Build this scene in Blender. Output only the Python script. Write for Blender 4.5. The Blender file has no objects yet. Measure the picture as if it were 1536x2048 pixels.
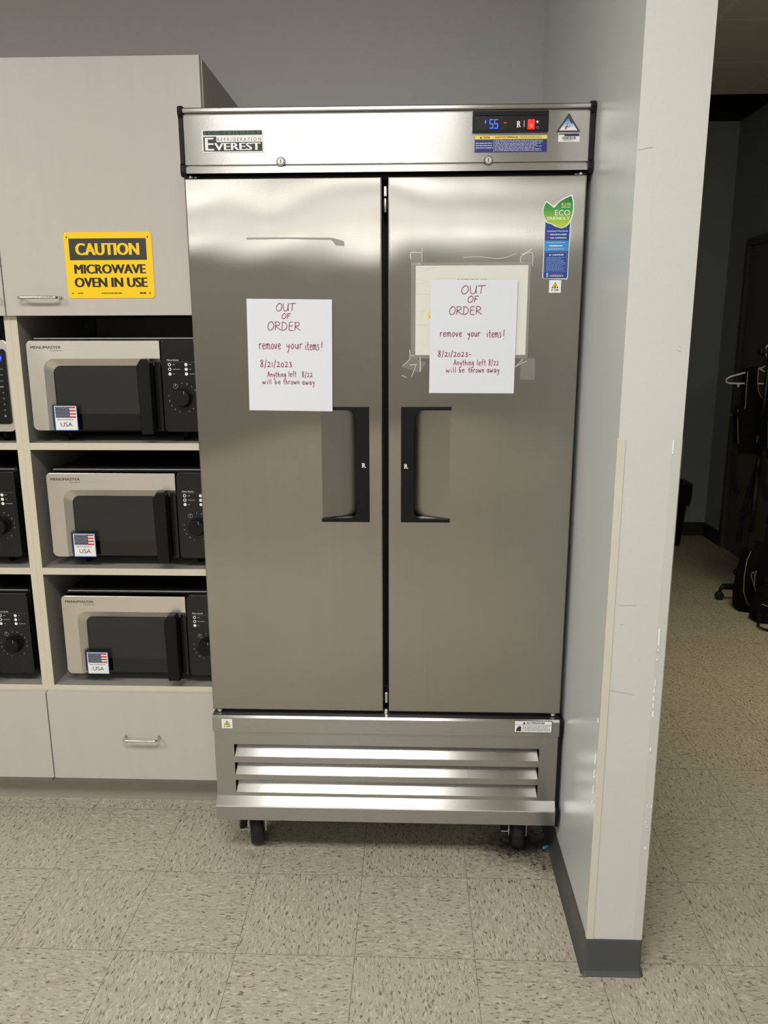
import bpy, bmesh, math, random
from mathutils import Matrix, Vector, Euler

random.seed(7)
SC = bpy.context.scene
COL = SC.collection
PI = math.pi

# ------------------------------------------------------------------ camera
FPX = 1565.63
CAM = Vector((0.1377, -2.2956, 1.5366))
R0 = Vector((0.9994, 0.0350, -0.0024)); R1 = Vector((0.0053, -0.2198, -0.9755)); R2 = Vector((-0.0347, 0.9749, -0.2199))
cd = bpy.data.cameras.new('camera'); cam = bpy.data.objects.new('camera', cd); COL.objects.link(cam)
cd.sensor_fit = 'HORIZONTAL'; cd.sensor_width = 36.0; cd.lens = 36.0 * FPX / 1536.0
cd.clip_start = 0.02; cd.clip_end = 60
rm = Matrix((R0, -R1, -R2)).transposed().to_4x4()
cam.matrix_world = Matrix.Translation(CAM) @ rm
SC.camera = cam


def at(px, py, Y):
    """where a line of sight meets the plane y = Y (returns x, z)"""
    d = R0 * ((px - 768) / FPX) + R1 * ((py - 1024) / FPX) + R2
    t = (Y - CAM.y) / d.y
    return (CAM.x + t * d.x, CAM.z + t * d.z)


def atf(px, py, Z=0.0):
    d = R0 * ((px - 768) / FPX) + R1 * ((py - 1024) / FPX) + R2
    t = (Z - CAM.z) / d.z
    return (CAM.x + t * d.x, CAM.y + t * d.y)


# ------------------------------------------------------------------ materials
def lin(c):
    def f(v):
        v /= 255.0
        return v / 12.92 if v <= 0.04045 else ((v + 0.055) / 1.055) ** 2.4
    return (f(c[0]), f(c[1]), f(c[2]), 1.0)


MATS = {}


def new_mat(name):
    m = bpy.data.materials.new(name); m.use_nodes = True
    MATS[name] = m
    nt = m.node_tree
    b = nt.nodes['Principled BSDF']
    return m, nt, b


def N(nt, t, **kw):
    n = nt.nodes.new(t)
    for k, v in kw.items():
        if hasattr(n, k):
            setattr(n, k, v)
        else:
            n.inputs[k.replace('_', ' ')].default_value = v
    return n


def L(nt, a, b):
    nt.links.new(a, b)


def plain(name, col, rough=0.5, metal=0.0, spec=0.5, var=0.04, scale=25, bump=0.0, bscale=200, emit=None, es=0, coat=0, trans=0, alpha=1):
    """paint / plastic / paper with a little procedural variation"""
    m, nt, b = new_mat(name)
    c = lin(col) if max(col) > 1 else (*col, 1)
    geo = N(nt, 'ShaderNodeTexCoord')
    nz = N(nt, 'ShaderNodeTexNoise'); nz.inputs['Scale'].default_value = scale; nz.inputs['Detail'].default_value = 3
    L(nt, geo.outputs['Object'], nz.inputs['Vector'])
    mx = N(nt, 'ShaderNodeMix'); mx.data_type = 'RGBA'
    mx.inputs[6].default_value = tuple(v * (1 - var) for v in c[:3]) + (1,)
    mx.inputs[7].default_value = tuple(min(1, v * (1 + var)) for v in c[:3]) + (1,)
    L(nt, nz.outputs['Fac'], mx.inputs[0]); L(nt, mx.outputs[2], b.inputs['Base Color'])
    b.inputs['Roughness'].default_value = rough; b.inputs['Metallic'].default_value = metal
    b.inputs['Specular IOR Level'].default_value = spec
    b.inputs['Coat Weight'].default_value = coat
    b.inputs['Transmission Weight'].default_value = trans
    b.inputs['Alpha'].default_value = alpha
    if bump:
        n2 = N(nt, 'ShaderNodeTexNoise'); n2.inputs['Scale'].default_value = bscale; n2.inputs['Detail'].default_value = 2
        L(nt, geo.outputs['Object'], n2.inputs['Vector'])
        bp = N(nt, 'ShaderNodeBump'); bp.inputs['Strength'].default_value = bump; bp.inputs['Distance'].default_value = 0.002
        L(nt, n2.outputs['Fac'], bp.inputs['Height']); L(nt, bp.outputs['Normal'], b.inputs['Normal'])
    if emit:
        b.inputs['Emission Color'].default_value = lin(emit); b.inputs['Emission Strength'].default_value = es
    return m


def steel(name, smear, col=(0.60, 0.59, 0.57), rough=0.32, aniso=0.75, wave=0.0, wscale=(1, 1, 1), smudge=0.06):
    """brushed stainless: the reflection smears along `smear` (across the grain)"""
    m, nt, b = new_mat(name)
    b.inputs['Metallic'].default_value = 1.0
    b.inputs['Anisotropic'].default_value = aniso
    tc = N(nt, 'ShaderNodeTexCoord')
    tv = N(nt, 'ShaderNodeCombineXYZ')
    for i in range(3): tv.inputs[i].default_value = smear[i]
    L(nt, tv.outputs[0], b.inputs['Tangent'])
    # grain streaks along the brushing
    mp = N(nt, 'ShaderNodeMapping')
    mp.inputs['Scale'].default_value = tuple(180 if s else 2 for s in smear)
    L(nt, tc.outputs['Object'], mp.inputs['Vector'])
    g = N(nt, 'ShaderNodeTexNoise'); g.inputs['Scale'].default_value = 1; g.inputs['Detail'].default_value = 2
    L(nt, mp.outputs[0], g.inputs['Vector'])
    # greasy smudges
    s = N(nt, 'ShaderNodeTexNoise'); s.inputs['Scale'].default_value = 5; s.inputs['Detail'].default_value = 2; s.inputs['Roughness'].default_value = 0.65
    L(nt, tc.outputs['Object'], s.inputs['Vector'])
    r = N(nt, 'ShaderNodeMapRange'); r.inputs['To Min'].default_value = rough - smudge; r.inputs['To Max'].default_value = rough + smudge
    r.inputs['From Min'].default_value = 0.3; r.inputs['From Max'].default_value = 0.7
    L(nt, s.outputs['Fac'], r.inputs['Value']); L(nt, r.outputs[0], b.inputs['Roughness'])
    mx = N(nt, 'ShaderNodeMix'); mx.data_type = 'RGBA'
    mx.inputs[6].default_value = tuple(v * 0.96 for v in col) + (1,)
    mx.inputs[7].default_value = tuple(min(1, v * 1.03) for v in col) + (1,)
    L(nt, g.outputs['Fac'], mx.inputs[0]); L(nt, mx.outputs[2], b.inputs['Base Color'])
    h = None
    if wave:
        mp2 = N(nt, 'ShaderNodeMapping'); mp2.inputs['Scale'].default_value = wscale
        L(nt, tc.outputs['Object'], mp2.inputs['Vector'])
        w = N(nt, 'ShaderNodeTexNoise'); w.inputs['Scale'].default_value = 1.0; w.inputs['Detail'].default_value = 0.5
        L(nt, mp2.outputs[0], w.inputs['Vector'])
        bp = N(nt, 'ShaderNodeBump'); bp.inputs['Strength'].default_value = 1.0; bp.inputs['Distance'].default_value = wave
        L(nt, w.outputs['Fac'], bp.inputs['Height'])
        L(nt, bp.outputs['Normal'], b.inputs['Normal'])
    return m


def laminate(name, col, rough=0.45, axis=2):
    """woodgrain-free cabinet laminate with a faint grain"""
    m, nt, b = new_mat(name)
    tc = N(nt, 'ShaderNodeTexCoord'); mp = N(nt, 'ShaderNodeMapping')
    sc = [45, 45, 45]; sc[axis] = 2.5
    mp.inputs['Scale'].default_value = sc
    L(nt, tc.outputs['Object'], mp.inputs['Vector'])
    nz = N(nt, 'ShaderNodeTexNoise'); nz.inputs['Scale'].default_value = 1; nz.inputs['Detail'].default_value = 4
    L(nt, mp.outputs[0], nz.inputs['Vector'])
    c = lin(col)
    mx = N(nt, 'ShaderNodeMix'); mx.data_type = 'RGBA'
    mx.inputs[6].default_value = tuple(v * 0.965 for v in c[:3]) + (1,); mx.inputs[7].default_value = tuple(v * 1.025 for v in c[:3]) + (1,)
    L(nt, nz.outputs['Fac'], mx.inputs[0]); L(nt, mx.outputs[2], b.inputs['Base Color'])
    b.inputs['Roughness'].default_value = rough
    return m


plain('wall_grey', (168, 169, 168), 0.55, var=0.02, scale=6, bump=0.15, bscale=260)
plain('wall_white', (206, 205, 201), 0.5, var=0.03, scale=5, bump=0.15, bscale=260)
plain('wall_blue', (200, 205, 204), 0.30, var=0.02, scale=6, bump=0.12, bscale=240)
plain('wall_hall', (156, 161, 162), 0.6, var=0.03, scale=5, bump=0.15, bscale=260)
plain('wall_room', (168, 165, 156), 0.6, var=0.05, scale=2)
plain('vinyl_base', (72, 75, 74), 0.42, var=0.06, scale=18)
plain('vinyl_base_dark', (40, 42, 44), 0.45, var=0.06, scale=18)
laminate('cab_face', (190, 185, 178), 0.42)
laminate('cab_edge', (206, 198, 180), 0.45)
laminate('cab_inner', (150, 147, 140), 0.5)
laminate('cab_toe', (150, 143, 132), 0.5, axis=0)
plain('lock_ring', (0.20, 0.19, 0.18), 0.3, metal=1, var=0.05)
plain('residue', (152, 148, 140), 0.5, var=0.15, scale=30)
plain('chrome', (0.72, 0.71, 0.69), 0.22, metal=1, var=0.03)
plain('dull_metal', (0.45, 0.44, 0.42), 0.4, metal=1, var=0.06)
steel('steel_door', (1, 0, 0), col=(.375, .366, .338), rough=0.175, aniso=1.0, wave=0.006, wscale=(3.2, 1, 3.6), smudge=.02)
steel('steel_band', (0, 0, 1), col=(.40, .392, .375), rough=0.27, aniso=0.9, smudge=.012)
steel('steel_side', (1, 0, 0), rough=0.38, aniso=0.5)
steel('steel_oven', (0, 0, 1), col=(0.72, 0.69, 0.65), rough=0.30, aniso=0.6, smudge=.02)
plain('black_plastic', (12, 14, 18), 0.42, spec=0.22, var=0.1)
plain('black_soft', (11, 12, 14), 0.6, spec=0.25, var=0.1)
plain('black_panel', (16, 17, 18), 0.22, spec=0.45, var=0.06)
plain('black_case', (14, 14, 15), 0.5, spec=0.3, var=0.08)
plain('gasket', (24, 23, 24), 0.6, var=0.1)
plain('oven_glass', (9, 10, 10), 0.06, spec=0.6, var=0.05)
plain('oven_mesh', (34, 35, 33), 0.30, spec=0.5, var=0.05)
plain('paper_white', (219, 222, 232), 0.7, var=0.01, bump=0.0)
plain('paper_cream', (226, 225, 216), 0.35, var=0.01)
plain('ink_red', (150, 38, 74), 0.6, var=0.15, scale=300)
plain('ink_grey', (120, 116, 118), 0.6)
plain('print_white', (232, 233, 232), 0.4, var=0.02)
plain('print_black', (17, 17, 18), 0.45)
plain('print_dark', (48, 48, 50), 0.4)
plain('print_blue', (24, 62, 140), 0.3, var=0.04)
plain('print_navy', (30, 36, 120), 0.3)
plain('print_navy_dark', (26, 32, 78), 0.35)
plain('print_sky', (56, 140, 205), 0.3, var=0.1)
plain('print_yellow', (255, 208, 0), 0.35, var=0.02)
plain('print_pale_yellow', (238, 214, 92), 0.35)
plain('print_green', (20, 108, 66), 0.4)
plain('print_red', (188, 60, 50), 0.4)
plain('print_grey', (120, 122, 124), 0.4)
plain('line_blue', (128, 158, 210), 0.4)
plain('line_white', (200, 206, 224), 0.4)
plain('red_switch', (200, 30, 22), 0.3, emit=(255, 40, 28), es=0.7)
plain('blue_digit', (30, 60, 255), 0.3, emit=(40, 80, 255), es=3.2)
plain('red_digit', (150, 20, 20), 0.3, emit=(255, 40, 30), es=0.5)
plain('blue_back', (10, 14, 70), 0.3, emit=(20, 30, 170), es=0.5)
plain('tyre', (16, 17, 19), 0.55, var=0.2, scale=40)
plain('nylon', (8, 8, 10), 0.85, spec=0.15, var=0.2, scale=60, bump=0.3, bscale=300)
plain('webbing', (16, 16, 18), 0.8, spec=0.2, var=0.2, scale=80)
plain('piping', (150, 140, 96), 0.6, var=0.1)
plain('piping_amber', (190, 130, 40), 0.6, var=0.1)
plain('hanger_white', (205, 206, 208), 0.4)
plain('bin_black', (10, 10, 11), 0.5, var=0.1)
plain('bin_liner', (22, 23, 24), 0.3, var=0.3, scale=12, bump=0.6, bscale=25)
plain('rack_black', (10, 10, 11), 0.45, var=0.1)
plain('door_hall', (98, 92, 78), 0.5, var=0.03)
plain('frame_hall', (70, 68, 60), 0.5, var=0.03)
plain('plenum', (20, 21, 22), 0.9)
plain('blue_plastic', (70, 150, 200), 0.4)
plain('dust', (52, 46, 40), 0.95, var=0.4, scale=200)
plain('rust_bit', (104, 54, 34), 0.9, var=0.2, scale=200)
plain('guard_tan', (208, 204, 190), 0.3, var=0.06, scale=9)
plain('glint_white', (252, 251, 244), 0.35)
plain('scuff', (176, 174, 168), 0.6)


def clear(name, tint=(235, 236, 235), mixf=0.15, rough=0.12):
    m, nt, b = new_mat(name)
    b.inputs['Base Color'].default_value = lin(tint); b.inputs['Roughness'].default_value = rough
    tr = N(nt, 'ShaderNodeBsdfTransparent'); ms = N(nt, 'ShaderNodeMixShader')
    ms.inputs[0].default_value = mixf
    tc = N(nt, 'ShaderNodeTexCoord'); nz = N(nt, 'ShaderNodeTexNoise'); nz.inputs['Scale'].default_value = 45
    L(nt, tc.outputs['Object'], nz.inputs['Vector'])
    bp = N(nt, 'ShaderNodeBump'); bp.inputs['Strength'].default_value = 0.5; bp.inputs['Distance'].default_value = 0.002
    L(nt, nz.outputs['Fac'], bp.inputs['Height']); L(nt, bp.outputs['Normal'], b.inputs['Normal'])
    L(nt, tr.outputs[0], ms.inputs[1]); L(nt, b.outputs[0], ms.inputs[2])
    L(nt, ms.outputs[0], nt.nodes['Material Output'].inputs['Surface'])
    return m


clear('clear_film', mixf=0.09)
clear('clear_tape', mixf=0.06, rough=0.2)
clear('tape_crease', (245, 245, 240), 0.75, 0.25)
clear('clear_guard', (240, 240, 238), 0.06, 0.08)


def eco_green():
    m, nt, b = new_mat('eco_green')
    tc = N(nt, 'ShaderNodeTexCoord'); sx = N(nt, 'ShaderNodeSeparateXYZ'); L(nt, tc.outputs['Object'], sx.inputs[0])
    r = N(nt, 'ShaderNodeMapRange'); r.inputs['From Min'].default_value = 1.800; r.inputs['From Max'].default_value = 1.868
    L(nt, sx.outputs['Z'], r.inputs['Value'])
    cr = N(nt, 'ShaderNodeValToRGB')
    cr.color_ramp.elements[0].color = lin((180, 205, 45)); cr.color_ramp.elements[1].color = lin((15, 110, 75))
    e = cr.color_ramp.elements.new(0.5); e.color = lin((60, 158, 66))
    L(nt, r.outputs[0], cr.inputs[0]); L(nt, cr.outputs[0], b.inputs['Base Color'])
    b.inputs['Roughness'].default_value = 0.3


eco_green()


def emblem_sky():
    m, nt, b = new_mat('emblem_sky')
    tc = N(nt, 'ShaderNodeTexCoord'); sx = N(nt, 'ShaderNodeSeparateXYZ'); L(nt, tc.outputs['Object'], sx.inputs[0])
    r = N(nt, 'ShaderNodeMapRange'); r.inputs['From Min'].default_value = 2.014; r.inputs['From Max'].default_value = 2.040
    L(nt, sx.outputs['Z'], r.inputs['Value'])
    cr = N(nt, 'ShaderNodeValToRGB')
    cr.color_ramp.elements[0].color = lin((236, 238, 240)); cr.color_ramp.elements[1].color = lin((30, 90, 170))
    e = cr.color_ramp.elements.new(0.45); e.color = lin((150, 195, 235))
    L(nt, r.outputs[0], cr.inputs[0]); L(nt, cr.outputs[0], b.inputs['Base Color'])
    b.inputs['Roughness'].default_value = 0.35


emblem_sky()

TILE = 0.3048


def floor_mat():
    m, nt, b = new_mat('vinyl_tile')
    geo = N(nt, 'ShaderNodeNewGeometry')
    sep = N(nt, 'ShaderNodeSeparateXYZ'); L(nt, geo.outputs['Position'], sep.inputs[0])

    def M(op, a, bb=None, c=None):
        n = N(nt, 'ShaderNodeMath'); n.operation = op
        for i, v in enumerate((a, bb, c)):
            if v is None: continue
            if isinstance(v, (int, float)): n.inputs[i].default_value = v
            else: L(nt, v, n.inputs[i])
        return n.outputs[0]
    u = M('DIVIDE', sep.outputs['X'], TILE); v = M('DIVIDE', sep.outputs['Y'], TILE)
    iu = M('FLOOR', u); iv = M('FLOOR', v); fu = M('FRACT', u); fv = M('FRACT', v)
    par = M('FLOORED_MODULO', M('ADD', iu, iv), 2.0)
    par = M('GREATER_THAN', par, 0.5)
    # random per-tile offset
    ci = N(nt, 'ShaderNodeCombineXYZ'); L(nt, iu, ci.inputs[0]); L(nt, iv, ci.inputs[1])
    wn = N(nt, 'ShaderNodeTexWhiteNoise'); wn.noise_dimensions = '2D'; L(nt, ci.outputs[0], wn.inputs['Vector'])
    off = M('MULTIPLY', wn.outputs['Value'], 37.0)
    a = N(nt, 'ShaderNodeCombineXYZ'); L(nt, M('ADD', sep.outputs['X'], off), a.inputs[0]); L(nt, M('ADD', sep.outputs['Y'], off), a.inputs[1])
    c = N(nt, 'ShaderNodeCombineXYZ'); L(nt, M('ADD', sep.outputs['Y'], off), c.inputs[0]); L(nt, M('ADD', sep.outputs['X'], off), c.inputs[1])
    mv = N(nt, 'ShaderNodeMix'); mv.data_type = 'VECTOR'
    L(nt, par, mv.inputs[0]); L(nt, a.outputs[0], mv.inputs[4]); L(nt, c.outputs[0], mv.inputs[5])

    def flecks(sx, sy, lo, hi, seed):
        mp = N(nt, 'ShaderNodeMapping'); mp.inputs['Scale'].default_value = (sx, sy, 1); mp.inputs['Location'].default_value = (seed, seed * 2, seed)
        L(nt, mv.outputs[1], mp.inputs['Vector'])
        nz = N(nt, 'ShaderNodeTexNoise'); nz.inputs['Scale'].default_value = 1; nz.inputs['Detail'].default_value = 1.5; nz.inputs['Distortion'].default_value = 0.5
        L(nt, mp.outputs[0], nz.inputs['Vector'])
        r = N(nt, 'ShaderNodeMapRange'); r.inputs['From Min'].default_value = lo; r.inputs['From Max'].default_value = hi
        L(nt, nz.outputs['Fac'], r.inputs['Value'])
        return r.outputs[0]
    dark = flecks(60, 175, 0.605, 0.67, 3.1)
    mid = flecks(48, 145, 0.52, 0.66, 8.7)
    light = flecks(56, 165, 0.57, 0.65, 14.3)
    base = N(nt, 'ShaderNodeTexNoise'); base.inputs['Scale'].default_value = 5; base.inputs['Detail'].default_value = 4
    L(nt, geo.outputs['Position'], base.inputs['Vector'])

    def mix(f, c1, c2):
        n = N(nt, 'ShaderNodeMix'); n.data_type = 'RGBA'
        if isinstance(f, float): n.inputs[0].default_value = f
        else: L(nt, f, n.inputs[0])
        for s, cc in ((6, c1), (7, c2)):
            if isinstance(cc, tuple): n.inputs[s].default_value = cc
            else: L(nt, cc, n.inputs[s])
        return n.outputs[2]
    c0 = mix(base.outputs['Fac'], lin((168, 161, 144)), lin((180, 173, 156)))
    c0 = mix(M('MULTIPLY', wn.outputs['Value'], 0.35), c0, lin((178, 172, 152)))
    c0 = mix(M('MULTIPLY', mid, 0.5), c0, lin((142, 132, 112)))
    c0 = mix(M('MULTIPLY', light, 0.6), c0, lin((206, 198, 180)))
    c0 = mix(M('MULTIPLY', dark, 0.8), c0, lin((92, 86, 74)))
    # joints
    e = 0.0018 / TILE
    du = M('MINIMUM', fu, M('SUBTRACT', 1.0, fu)); dv = M('MINIMUM', fv, M('SUBTRACT', 1.0, fv))
    j = M('LESS_THAN', M('MINIMUM', du, dv), e * 0.5)
    c0 = mix(M('MULTIPLY', j, 0.62), c0, lin((74, 68, 56)))
    # grime stain in the corner by the caster and the partition
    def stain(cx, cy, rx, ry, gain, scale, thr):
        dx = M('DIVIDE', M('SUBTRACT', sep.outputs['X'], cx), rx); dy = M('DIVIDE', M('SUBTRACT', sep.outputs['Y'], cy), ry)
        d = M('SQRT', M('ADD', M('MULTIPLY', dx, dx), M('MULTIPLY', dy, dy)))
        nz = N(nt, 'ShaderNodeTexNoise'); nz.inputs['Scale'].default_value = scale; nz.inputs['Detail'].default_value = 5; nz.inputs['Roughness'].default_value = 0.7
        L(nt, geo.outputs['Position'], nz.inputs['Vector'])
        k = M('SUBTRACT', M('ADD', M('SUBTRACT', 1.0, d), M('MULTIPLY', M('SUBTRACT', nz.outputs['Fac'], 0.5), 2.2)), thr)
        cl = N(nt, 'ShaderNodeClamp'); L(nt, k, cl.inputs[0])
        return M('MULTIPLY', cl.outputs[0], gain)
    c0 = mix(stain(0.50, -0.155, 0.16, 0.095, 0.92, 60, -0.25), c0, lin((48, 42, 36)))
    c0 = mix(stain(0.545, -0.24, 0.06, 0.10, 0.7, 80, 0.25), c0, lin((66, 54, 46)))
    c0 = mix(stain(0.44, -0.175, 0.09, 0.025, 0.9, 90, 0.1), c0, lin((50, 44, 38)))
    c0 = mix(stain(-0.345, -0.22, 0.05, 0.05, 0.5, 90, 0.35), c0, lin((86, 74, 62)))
    L(nt, c0, b.inputs['Base Color'])
    b.inputs['Roughness'].default_value = 0.38
    b.inputs['Specular IOR Level'].default_value = 0.4
    n3 = N(nt, 'ShaderNodeTexNoise'); n3.inputs['Scale'].default_value = 12; n3.inputs['Detail'].default_value = 3
    L(nt, geo.outputs['Position'], n3.inputs['Vector'])
    rr = N(nt, 'ShaderNodeMapRange'); rr.inputs['To Min'].default_value = 0.34; rr.inputs['To Max'].default_value = 0.55
    L(nt, n3.outputs['Fac'], rr.inputs['Value']); L(nt, rr.outputs[0], b.inputs['Roughness'])


floor_mat()


def ceiling_mat():
    m, nt, b = new_mat('ceiling_tile')
    geo = N(nt, 'ShaderNodeNewGeometry'); sep = N(nt, 'ShaderNodeSeparateXYZ'); L(nt, geo.outputs['Position'], sep.inputs[0])

    def M(op, a, bb=None):
        n = N(nt, 'ShaderNodeMath'); n.operation = op
        for i, v in enumerate((a, bb)):
            if v is None: continue
            if isinstance(v, (int, float)): n.inputs[i].default_value = v
            else: L(nt, v, n.inputs[i])
        return n.outputs[0]
    u = M('FRACT', M('DIVIDE', M('SUBTRACT', sep.outputs['X'], 1.580), 0.6096))
    v = M('FRACT', M('DIVIDE', M('SUBTRACT', sep.outputs['Y'], 1.912), 0.6096))
    du = M('MINIMUM', u, M('SUBTRACT', 1.0, u)); dv = M('MINIMUM', v, M('SUBTRACT', 1.0, v))
    j = M('LESS_THAN', M('MINIMUM', du, dv), 0.02)
    nz = N(nt, 'ShaderNodeTexNoise'); nz.inputs['Scale'].default_value = 140; nz.inputs['Detail'].default_value = 3
    L(nt, geo.outputs['Position'], nz.inputs['Vector'])
    a = N(nt, 'ShaderNodeMix'); a.data_type = 'RGBA'
    a.inputs[6].default_value = lin((205, 201, 190)); a.inputs[7].default_value = lin((224, 220, 210)); L(nt, nz.outputs['Fac'], a.inputs[0])
    c = N(nt, 'ShaderNodeMix'); c.data_type = 'RGBA'; L(nt, j, c.inputs[0]); L(nt, a.outputs[2], c.inputs[6]); c.inputs[7].default_value = lin((225, 225, 220))
    L(nt, c.outputs[2], b.inputs['Base Color']); b.inputs['Roughness'].default_value = 0.85


ceiling_mat()


# ------------------------------------------------------------------ mesh helpers
class MB:
    """collects geometry that becomes ONE mesh"""

    def __init__(self):
        self.bm = bmesh.new(); self.mats = []

    def mi(self, name):
        if name not in self.mats: self.mats.append(name)
        return self.mats.index(name)

    def face(self, pts, mat):
        vs = [self.bm.verts.new(p) for p in pts]
        f = self.bm.faces.new(vs); f.material_index = self.mi(mat); return f

    def box(self, x0, x1, y0, y1, z0, z1, mat, bev=0.0, seg=2):
        i = self.mi(mat)
        vs = [self.bm.verts.new((x, y, z)) for x in (x0, x1) for y in (y0, y1) for z in (z0, z1)]
        idx = [(0, 1, 3, 2), (4, 6, 7, 5), (0, 4, 5, 1), (2, 3, 7, 6), (0, 2, 6, 4), (1, 5, 7, 3)]
        fs = []
        for q in idx:
            f = self.bm.faces.new([vs[k] for k in q]); f.material_index = i; fs.append(f)
        if bev:
            es = list({e for f in fs for e in f.edges})
            r = bmesh.ops.bevel(self.bm, geom=es, offset=bev, segments=seg, profile=0.5, affect='EDGES')
            for f in r['faces']: f.material_index = i
        return self

    def prism(self, pts, y0, y1, mat, bev=0.0, seg=2, back=None):
        """outline pts (x,z) counter-clockwise seen from -y, front at y0, back at y1"""
        i = self.mi(mat); ib = self.mi(back) if back else i
        n = len(pts)
        a = [self.bm.verts.new((p[0], y0, p[1])) for p in pts]; b = [self.bm.verts.new((p[0], y1, p[1])) for p in pts]
        ff = self.bm.faces.new(a); ff.material_index = i
        fb = self.bm.faces.new(list(reversed(b))); fb.material_index = ib
        fs = [ff, fb]
        for k in range(n):
            f = self.bm.faces.new([a[(k + 1) % n], a[k], b[k], b[(k + 1) % n]]); f.material_index = ib; fs.append(f)
        if bev:
            es = list(ff.edges)
            r = bmesh.ops.bevel(self.bm, geom=es, offset=bev, segments=seg, profile=0.5, affect='EDGES')
            for f in r['faces']: f.material_index = i
        return self

    def extrude_x(self, prof, x0, x1, mat, caps=True):
        """profile (y,z) swept along x; profile listed so that the swept faces point outward"""
        i = self.mi(mat); n = len(prof)
        a = [self.bm.verts.new((x0, p[0], p[1])) for p in prof]; b = [self.bm.verts.new((x1, p[0], p[1])) for p in prof]
        for k in range(n):
            f = self.bm.faces.new([a[k], a[(k + 1) % n], b[(k + 1) % n], b[k]]); f.material_index = i
        if caps:
            f = self.bm.faces.new(list(reversed(a))); f.material_index = i
            f = self.bm.faces.new(b); f.material_index = i
        return self

    def flat(self, pts, y, mat):
        self.face([(p[0], y, p[1]) for p in pts], mat); return self

    def rect(self, x0, x1, z0, z1, y, mat):
        return self.flat([(x0, z0), (x1, z0), (x1, z1), (x0, z1)], y, mat)

    def rrect(self, x0, x1, z0, z1, r, n=5):
        pts = []
        for cx, cz, a0 in ((x1 - r, z0 + r, -90), (x1 - r, z1 - r, 0), (x0 + r, z1 - r, 90), (x0 + r, z0 + r, 180)):
            for k in range(n + 1):
                t = math.radians(a0 + 90 * k / n); pts.append((cx + r * math.cos(t), cz + r * math.sin(t)))
        return pts

    def disc(self, cx, cz, r, y, mat, n=20, r2=0):
        if r2:
            for k in range(n):
                t0, t1 = 2 * PI * k / n, 2 * PI * (k + 1) / n
                self.flat([(cx + r2 * math.cos(t0), cz + r2 * math.sin(t0)), (cx + r * math.cos(t0), cz + r * math.sin(t0)),
                           (cx + r * math.cos(t1), cz + r * math.sin(t1)), (cx + r2 * math.cos(t1), cz + r2 * math.sin(t1))], y, mat)
            return self
        return self.flat([(cx + r * math.cos(2 * PI * k / n), cz + r * math.sin(2 * PI * k / n)) for k in range(n)], y, mat)

    def cyl(self, p0, p1, r0, r1, mat, n=16, bev=0):
        p0, p1 = Vector(p0), Vector(p1); d = (p1 - p0); ln = d.length; d.normalize()
        u = d.orthogonal().normalized(); w = d.cross(u)
        i = self.mi(mat)
        rings = [(0, r0), (ln, r1)] if not bev else [(0, r0 - bev), (bev * .3, r0 - bev * .3), (bev, r0), (ln - bev, r1), (ln - bev * .3, r1 - bev * .3), (ln, r1 - bev)]
        vs = [[self.bm.verts.new(p0 + d * t + u * (r * math.cos(2 * PI * k / n)) + w * (r * math.sin(2 * PI * k / n))) for k in range(n)] for t, r in rings]
        for a, b in zip(vs, vs[1:]):
            for k in range(n):
                f = self.bm.faces.new([a[k], a[(k + 1) % n], b[(k + 1) % n], b[k]]); f.material_index = i; f.smooth = True
        f = self.bm.faces.new(list(reversed(vs[0]))); f.material_index = i
        f = self.bm.faces.new(vs[-1]); f.material_index = i
        return self

    def tube(self, pts, r, mat, n=8, flat=None):
        """round tube (or a flat strap when flat = (width vector) ) through points"""
        pts = [Vector(p) for p in pts]; i = self.mi(mat); rings = []
        up = None
        for k, p in enumerate(pts):
            d = (pts[min(k + 1, len(pts) - 1)] - pts[max(k - 1, 0)]).normalized()
            if up is None or abs(up.dot(d)) > 0.99: up = d.orthogonal().normalized()
            up = (up - d * up.dot(d)).normalized(); w = d.cross(up)
            rr = r[k] if isinstance(r, (list, tuple)) else r
            rings.append([self.bm.verts.new(p + up * (rr * math.cos(2 * PI * q / n)) + w * (rr * math.sin(2 * PI * q / n))) for q in range(n)])
        for a, b in zip(rings, rings[1:]):
            for q in range(n):
                f = self.bm.faces.new([a[q], a[(q + 1) % n], b[(q + 1) % n], b[q]]); f.material_index = i; f.smooth = True
        f = self.bm.faces.new(list(reversed(rings[0]))); f.material_index = i
        f = self.bm.faces.new(rings[-1]); f.material_index = i
        return self

    def strap(self, pts, wv, th, mat):
        """flat webbing: width vector wv, thickness th along y"""
        wv = Vector(wv); i = self.mi(mat); rings = []
        for p in pts:
            p = Vector(p); t = Vector((0, th / 2, 0))
            rings.append([self.bm.verts.new(q) for q in (p - wv / 2 - t, p + wv / 2 - t, p + wv / 2 + t, p - wv / 2 + t)])
        for a, b in zip(rings, rings[1:]):
            for q in range(4):
                f = self.bm.faces.new([a[q], a[(q + 1) % 4], b[(q + 1) % 4], b[q]]); f.material_index = i
        f = self.bm.faces.new(list(reversed(rings[0]))); f.material_index = i
        f = self.bm.faces.new(rings[-1]); f.material_index = i
        return self

    def ribbon(self, pts, w, y, mat):
        """pen stroke on a plane y = const; pts (x,z)"""
        i = self.mi(mat); L_, R_ = [], []
        n = len(pts)
        for k in range(n):
            a = pts[max(k - 1, 0)]; b = pts[min(k + 1, n - 1)]
            dx, dz = b[0] - a[0], b[1] - a[1]; l = math.hypot(dx, dz) or 1e-9
            nx, nz = -dz / l * w / 2, dx / l * w / 2
            L_.append(self.bm.verts.new((pts[k][0] + nx, y, pts[k][1] + nz))); R_.append(self.bm.verts.new((pts[k][0] - nx, y, pts[k][1] - nz)))
        for k in range(n - 1):
            f = self.bm.faces.new([R_[k], R_[k + 1], L_[k + 1], L_[k]]); f.material_index = i
        return self

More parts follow.
